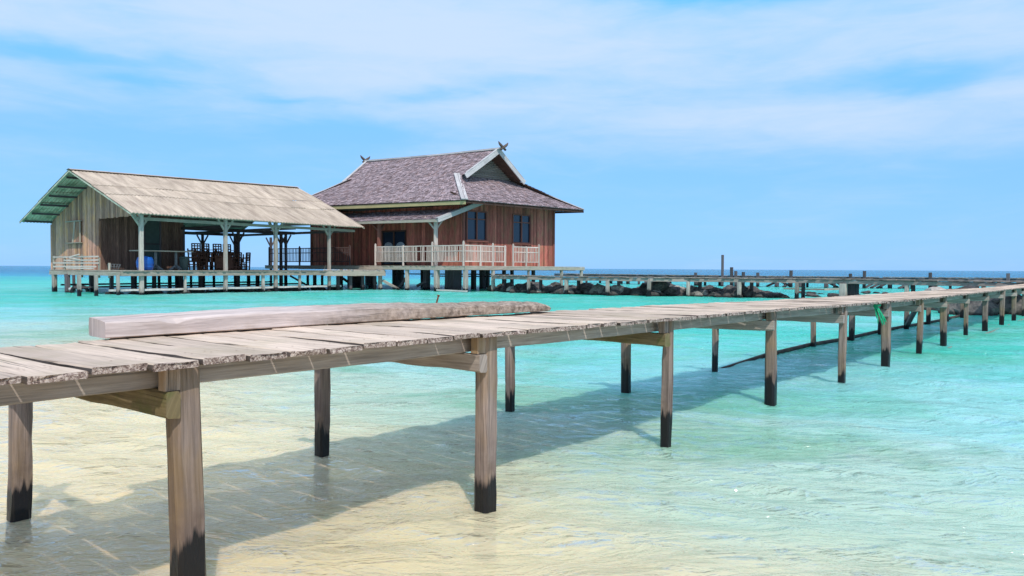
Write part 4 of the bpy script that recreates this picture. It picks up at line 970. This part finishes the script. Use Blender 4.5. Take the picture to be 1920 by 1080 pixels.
# floor deck of the house with the gallery on two sides
mb = MB(); v = -.45
s_ = -.5
while s_ < 17.6:
    w = random.uniform(.13, .17); mb.bar(Hs(s_+w/2, -.5+random.uniform(-.03, .03), HF-.02), Hs(s_+w/2, 9.4, HF-.02), w-.01, .04); s_ += w
mb.build('deck', M['greywood'], house)
mb = MB(); mb.bar(Hs(-.5, -.46, HF-.135), Hs(17.6, -.46, HF-.135), .08, .19, n=20, jit=.01); mb.build('edge_beam', M['greywood'], house)
mb = MB(); mb.bar(Hs(-.46, -.5, HF-.135), Hs(-.46, 9.4, HF-.135), .08, .17, n=16, jit=.01); mb.build('edge_beam', M['greywood'], house)
for v in (2, 5, 8.6): mb = MB(); mb.bar(Hs(-.4, v, HF-.15), Hs(17.5, v, HF-.15), .12, .2); mb.build('floor_beam', M['darkpost'], house)
def railing(P, Q, zb_, n_bal, posts, mm, sag=0.0, missing=()):
    mb = MB()
    for z, hh in ((1.10, .055), (.80, .045), (.24, .05)): mb.bar(P+U3*(zb_+z), Q+U3*(zb_+z), .045, hh, n=6, jit=.006, sag=sag)
    for i in range(n_bal):
        if i in missing: continue
        f = (i+.5)/n_bal; p = P.lerp(Q, f); lean = (Q-P).normalized()*random.uniform(-.025, .025)
        mb.bar(p+U3*(zb_+.25), p+lean+U3*(zb_+1.09), .035, .035, r=random.random())
    rl = mb.build('railing', M[mm], house)
    for f, hh in posts:
        mb = MB(); p = P.lerp(Q, f); mb.bar(p+U3*(zb_-.1), p+U3*(zb_+hh), .095, .095, up=tuple(HU), ch=.012); mb.bar(p+U3*(zb_+hh), p+U3*(zb_+hh+.05), .07, .07, up=tuple(HU), ch=.02); mb.build('newel_post', M[mm], rl)
fv = -.36
sA, sB, sC, sD = (h_s(px, fv) for px in (704, 756, 810.5, 869))
railing(Hs(sA, fv, 0), Hs(sC, fv, 0), HF, 40, ((0, 1.25), ((sB-sA)/(sC-sA), 1.12)), 'rail', missing=(30, 31, 35))
railing(Hs(sC, fv, 0), Hs(sD, fv, 0), HF, 22, ((0, 1.28), (1, 1.30)), 'rail', missing=(18,))
ssv = -.38; vA, vB, vC, vD, vE2 = (h_v(px, ssv) for px in (869, 924, 947, 962, 1010))
railing(Hs(ssv, vA+.1, 0), Hs(ssv, vB, 0), HF, 20, ((.55, 1.1), (1, 1.22)), 'rail')
railing(Hs(ssv, vB+.06, 0), Hs(ssv, vC, 0), HF, 7, ((1, 1.12),), 'rail')
railing(Hs(ssv, vD, 0), Hs(ssv, vE2, 0), HF, 17, ((0, 1.22), (.5, 1.1), (1, 1.25)), 'rail')
sE_, sF_ = h_s(656, fv), h_s(505, fv)
railing(Hs(sF_, fv, 0), Hs(sE_, fv, 0), HF, 54, ((0, 1.2), (.4, 1.2), (1, 1.2)), 'raildark')
# veranda posts
for px, mm in ((711, 'redpost'), (817, 'rail')):
    s_ = h_s(px, -.15); mb = MB(); mb.bar(Hs(s_, -.15, HF), Hs(s_, -.15, 4.05), .20 if mm == 'redpost' else .18, .18, up=tuple(HU), ch=.02, n=4, jit=.004)
    vp = mb.build('veranda_post', M[mm], house); mb = MB()
    mb.bar(Hs(s_+.05, -.15, 3.45), Hs(s_+.85, -.15, 4.15), .09, .09); mb.bar(Hs(s_, -.1, 3.5), Hs(s_, .5, 4.2), .09, .09); mb.build('brace', M['rail'] if mm == 'rail' else M['redpost'], vp)
mb = MB(); mb.bar(Hs(1.45, -.15, 3.98), Hs(15, -.15, 4.16), .12, .14); mb.build('veranda_beam', M['rail'], v_roof)
# stilts
def hstilt(s_, v_, w, mm, zt=HF-.22): return stilt(house, Hs(s_, v_, 0), zt, w, mm, .02)
for px, w in ((713, .20), (763.5, .20), (819, .26), (873, .24)): hstilt(h_s(px, -.35), -.35, w, 'greypost')
for px, w in ((924.5, .18), (991, .12), (1053, .16), (1090, .16)): hstilt(-.38, h_v(px, -.38), w, 'greypost')
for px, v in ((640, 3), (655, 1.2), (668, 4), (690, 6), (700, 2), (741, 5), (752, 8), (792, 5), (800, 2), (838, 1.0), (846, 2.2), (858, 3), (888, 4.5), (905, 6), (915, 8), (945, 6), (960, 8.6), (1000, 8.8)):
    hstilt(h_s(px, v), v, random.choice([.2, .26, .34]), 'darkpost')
for (x0, y0, x1, y1, v) in ((718, 526, 748, 543, -.3), (750, 538, 762, 520, .8), (782, 536, 800, 527, .8), (640, 520, 662, 535, 1), (692, 538, 706, 530, 1)):
    d0_, d1_ = at(x0, y0, Hs(h_s(x0, v), v, 0).y), at(x1, y1, Hs(h_s(x1, v), v, 0).y)
    mb = MB(); mb.bar(d0_, d1_, .10, .14); mb.build('brace', M['greypost'] if v < 0 else M['darkpost'], house)
mb = MB(); mb.bar(Hs(h_s(819, -.45), -.45, .08), Hs(h_s(876, -.45), -.45, .06), .08, .08, n=4, jit=.005); mb.build('low_rail', M['paleconc'], house)
for v, z in ((3.0, .95), (6, .8)): mb = MB(); mb.bar(Hs(-.3, v, z), Hs(9, v, z-.05), .08, .07); mb.build('brace', M['darkpost'], house)
mb = MB(); mb.bar(Hs(h_s(850, 1.8), 1.8, -.2), Hs(h_s(850, 1.8), 1.8, HF-.25), .75, .7, up=tuple(HU), ch=.04, n=3, jit=.02); mb.build('pier_block', M['darkpost'], house); mb = MB(); mb.bar(Hs(h_s(672, 1.8), 1.8, -.2), Hs(h_s(672, 1.8), 1.8, HF-.25), .6, .6, up=tuple(HU), ch=.04, n=3, jit=.02); mb.build('pier_block', M['darkpost'], house)

# link walkway between shed and house
lk = empty('link_walkway', at(660, 540, 44), 'short plank walkway linking the shed deck to the house veranda', 'walkway')
P, Q = at(606, 504.5, 43.0), at(722, 505, 45.3); P.z = Q.z = 1.15; bk = Vector((-.3, 1.9, 0))
mb = MB(); n = int((Q-P).length/.16)
for i in range(n): c = P.lerp(Q, (i+.5)/n); mb.bar(c+Vector((random.uniform(-.02, .02), random.uniform(-.06, .03), random.uniform(-.005, .01))), c+bk, .14, .04)
mb.build('deck', M['rail'], lk); mb = MB(); mb.bar(P+Vector((0, .05, -.18)), Q+Vector((0, .05, -.18)), .09, .30, n=8, jit=.01); mb.build('edge_beam', M['greywood'], lk)
for f in (.22, .42, .62, .82): stilt(lk, P.lerp(Q, f)+bk*.3, .95, .16, 'darkpost')

# ------------------------------------------------------------------ the two far piers
def pier(name, label, pts, top, width, posts, mm_post, plank_w=.18, front=True, beam=.14, backside=1):
    root = empty(name, pts[0], label, 'pier')
    mb = MB(); mbb = MB(); mbc = MB()
    for a_, b_ in zip(pts[:-1], pts[1:]):
        a_, b_ = Vector(a_), Vector(b_); d = (b_-a_).normalized(); nv = Vector((-d.y, d.x, 0))*backside; n = max(1, int((b_-a_).length/plank_w))
        for i in range(n):
            if random.random() < .03: continue
            c = a_.lerp(b_, (i+.5)/n); c.z = top+random.uniform(-.012, .015)
            mb.bar(c-nv*random.uniform(.04, .16), c+nv*(width+random.uniform(.0, .12)), plank_w*.92, .045)
        for off, m_ in ((0, mbb), (width, mbc)):
            m_.bar(Vector((a_.x, a_.y, top-.045-beam/2))+nv*off, Vector((b_.x, b_.y, top-.045-beam/2))+nv*off, .09, beam, n=4, jit=.012)
    mb.build('deck', M['pierdeck'], root); mbb.build('edge_beam', M['stringer'] if front else M['darkpost'], root); mbc.build('edge_beam', M['darkpost'], root)
    for (p, zt, w, m_) in posts: stilt(root, p, zt, w, m_, .03, 'post')
    return root
pa = [ground(*q) for q in ((924,547),(991,550.5),(1062,552),(1139,554.6),(1217,556),(1290,556.5),(1386,558.2))]
pa += [at(1494, 560, 34.6), at(1581, 560, 33.2), at(1700, 560, 31), at(1817, 560, 29), at(2000, 560, 27), at(2250, 560, 26)]
pa = [Vector((p.x, p.y, 0)) for p in pa]; posts = []
for p, w in zip(pa[1:], (.14, .17, .15, .16, .14, .17, .16, .3, .16, .16, .16, .16)): posts.append((p, .72, w, 'greypost'))
for i, p in enumerate(pa[:-1]):
    q = p.lerp(pa[i+1], .35)+Vector((0, 1.1, 0)); posts.append((q, .72, .14, 'darkpost'))
posts.append((pa[8]+Vector((.45, .3, 0)), .72, .55, 'darkpost'))
pier('rock_side_pier', 'low grey plank pier running right from the house just in front of the dark rocks', pa, .90, 1.05, posts, 'greypost')
pb = [at(1040, 520, 74), at(1180, 520, 66), at(1330, 520, 60.5), at(1500, 520, 57), at(1741, 520, 53.5), at(1920, 520, 51.5), at(2300, 520, 50)]
pb = [Vector((p.x, p.y, 0)) for p in pb]; posts = []
def onpb(px):
    k = xd(px)
    for a_, b_ in zip(pb[:-1], pb[1:]):
        e = b_-a_; t = (k*a_.y-a_.x)/(e.x-k*e.y)
        if -.001 <= t <= 1.001: return a_+e*t
    return pb[-1]
for px, yt in ((1353, 478), (1370, 501), (1378, 508), (1392, 510), (1303, 511), (1419, 511), (1481, 507), (1592, 513), (1618, 508), (1741, 511), (1886, 512.5)):
    p = onpb(px); z = at(px, yt, p.y).z; posts.append((p-Vector((0, .25, 0)), z, .17 if yt < 500 else .20, 'darkpost'))
px = 1100
while px < 2000:
    p = onpb(px); posts.append((p+Vector((0, random.choice([.1, 1.4]), 0)), .6, random.choice([.16, .2, .26]), 'darkpost')); px += random.uniform(13, 30)
pierb = pier('outer_pier', 'long dark pier farther out with tall mooring posts sticking up through it', pb, .80, 1.5, posts, 'darkpost', .2, front=False, beam=.2)
mb = MB()
for px in (1455, 1472, 1486, 1560, 1576, 1640, 1652, 1664, 1705): p = onpb(px); sg = random.choice([-1, 1]); mb.bar(p+Vector((-.6*sg, .3, .62)), p+Vector((.6*sg, .3, .02)), .12, .14)
mb.build('cross_braces', M['darkpost'], pierb)
mb = MB(); a_, b_ = at(1545, 543, 44), at(1585, 541, 44); mb.bar(a_, b_, .12, .10, n=5, jit=.01); a2 = at(1470, 541, 46); mb.bar(a2, a_, .10, .08, n=5, jit=.02)
tag(mb.build('driftwood_pole', M['greywood']), 'loose pole lying over the water between the rocks and the outer pier', 'pole')

# ------------------------------------------------------------------ rocks
rock_me = []
for k in range(12):
    bmx = bmesh.new(); bmesh.ops.create_icosphere(bmx, subdivisions=3, radius=1)
    ax = [Vector(_r.normal(size=3)).normalized() for _ in range(9)]; cut = [_r.uniform(.55, .9) for _ in range(9)]
    for v in bmx.verts:
        p = v.co.copy()
        for a_, c_ in zip(ax, cut):
            dd = p.dot(a_)
            if dd > c_: p -= a_*(dd-c_)*.92
        p *= 1+.05*math.sin(p.x*7+k)+.04*math.sin(p.y*11+k*2)+.03*math.sin(p.z*15)
        v.co = p
    me = bpy.data.meshes.new('rock'); bmx.to_mesh(me); bmx.free()
    me.materials.append(M['rockpale'] if k % 6 == 5 else M['rock']); rock_me.append(me)
RL = {0: 'dark jagged rock in the rubble bank below the low pier', 1: 'pale stone among the dark rubble below the low pier', 2: 'dark boulder in the heap beyond the far end of the near jetty', 3: 'pale stone in the heap beyond the far end of the near jetty', 4: 'small dark rock in the water between the two far piers', 5: ''}
RG = {0: 'rubble bank rocks', 1: 'pale rubble bank stones', 2: 'boulders beyond the jetty', 3: 'pale stones beyond the jetty', 4: 'small rocks between the piers', 5: ''}
def rock(p, sz, cls, k=None):
    pale = cls in (1, 3); k = random.choice([5, 11]) if pale else random.choice([i for i in range(12) if i % 6 != 5])
    o = bpy.data.objects.new('rock', rock_me[k]); COL.objects.link(o); o.location = p
    o.rotation_euler = (random.uniform(-.5, .5), random.uniform(-.5, .5), random.uniform(0, 6.28)); o.scale = sz
    tag(o, RL[cls], 'rock', RG[cls]); return o
def pa_at(px):
    k = xd(px)
    for a_, b_ in zip(pa[:-1], pa[1:]):
        e = b_-a_; t = (k*a_.y-a_.x)/(e.x-k*e.y)
        if -.001 <= t <= 1.001: return a_+e*t
    return pa[-1]
for i in range(150):
    px = 928+(1490-928)*(i+random.uniform(-.4, .4))/150; p = pa_at(px); row = random.random()
    sc = random.uniform(.28, .56)*(1.15 if row > .4 else .8)*(.75 if px > 1440 else 1); p = p+Vector((0, .35+row*2.0, -.04+.30*row*random.uniform(.3, 1)*(1 if px < 1440 else .3)))
    pale = random.random() < .16 and row < .6
    o = rock(p, (sc*random.uniform(.8, 1.3), sc*random.uniform(.8, 1.2), sc*random.uniform(.55, .95)), 1 if pale else 0)
    edges = (991, 1062, 1139, 1217, 1290, 1386); bay = sum(px > e for e in edges); w_ = ('first', 'second', 'third', 'fourth', 'fifth', 'sixth', 'seventh')[bay]
    o['label'] = ('pale stone' if pale else 'dark jagged rock')+' in the %s bay of the low pier counted from the house' % w_; o['group'] = ('pale stones' if pale else 'dark rocks')+' in the %s bay of the low pier' % w_
for px, dz, sc in ((1238, .38, (.75, .5, .34)),):
    o = rock(pa_at(px)+Vector((0, 1.3, dz)), sc, 0); o['label'] = 'large slanting grey slab of rock, the biggest in the bank below the low pier'; o['category'] = 'rock'; del o['group']; o.rotation_euler = (0, -.35, .2)
for i in range(70):
    X = random.uniform(13.2, 19.5); Y = random.uniform(22.5, 29); sc = random.uniform(.28, .75)
    if X/Y < .545: continue
    rock(Vector((X, Y, random.uniform(-.08, .30))), (sc*random.uniform(.8, 1.3), sc, sc*random.uniform(.55, .9)), 3 if random.random() < .14 else 2)
for i in range(58):  # low rocks added to darken the waterline where the shed's reflection is missing
    a = lerp(-.2, 13, (i+random.uniform(-.4, .4))/58); p = S(a, random.uniform(.9, 2.6), random.uniform(-.10, .02)); sc = random.uniform(.16, .34)
    o = rock(p, (sc*1.4, sc, sc*.6), 5, ); o['label'] = 'low dark rock added in place of the dark reflection beneath the '+('left' if a < 4.5 else 'middle' if a < 9 else 'right')+' third of the shed'; o['group'] = 'rocks added to darken the waterline beneath the shed, '+('left' if a < 4.5 else 'middle' if a < 9 else 'right')
for i in range(22):
    px = random.uniform(1490, 1760); D = random.uniform(37, 44); p = at(px, 530, D); p.z = random.uniform(-.1, .04); sc = random.uniform(.15, .35)
    rock(p, (sc*1.3, sc, sc*.6), 4)
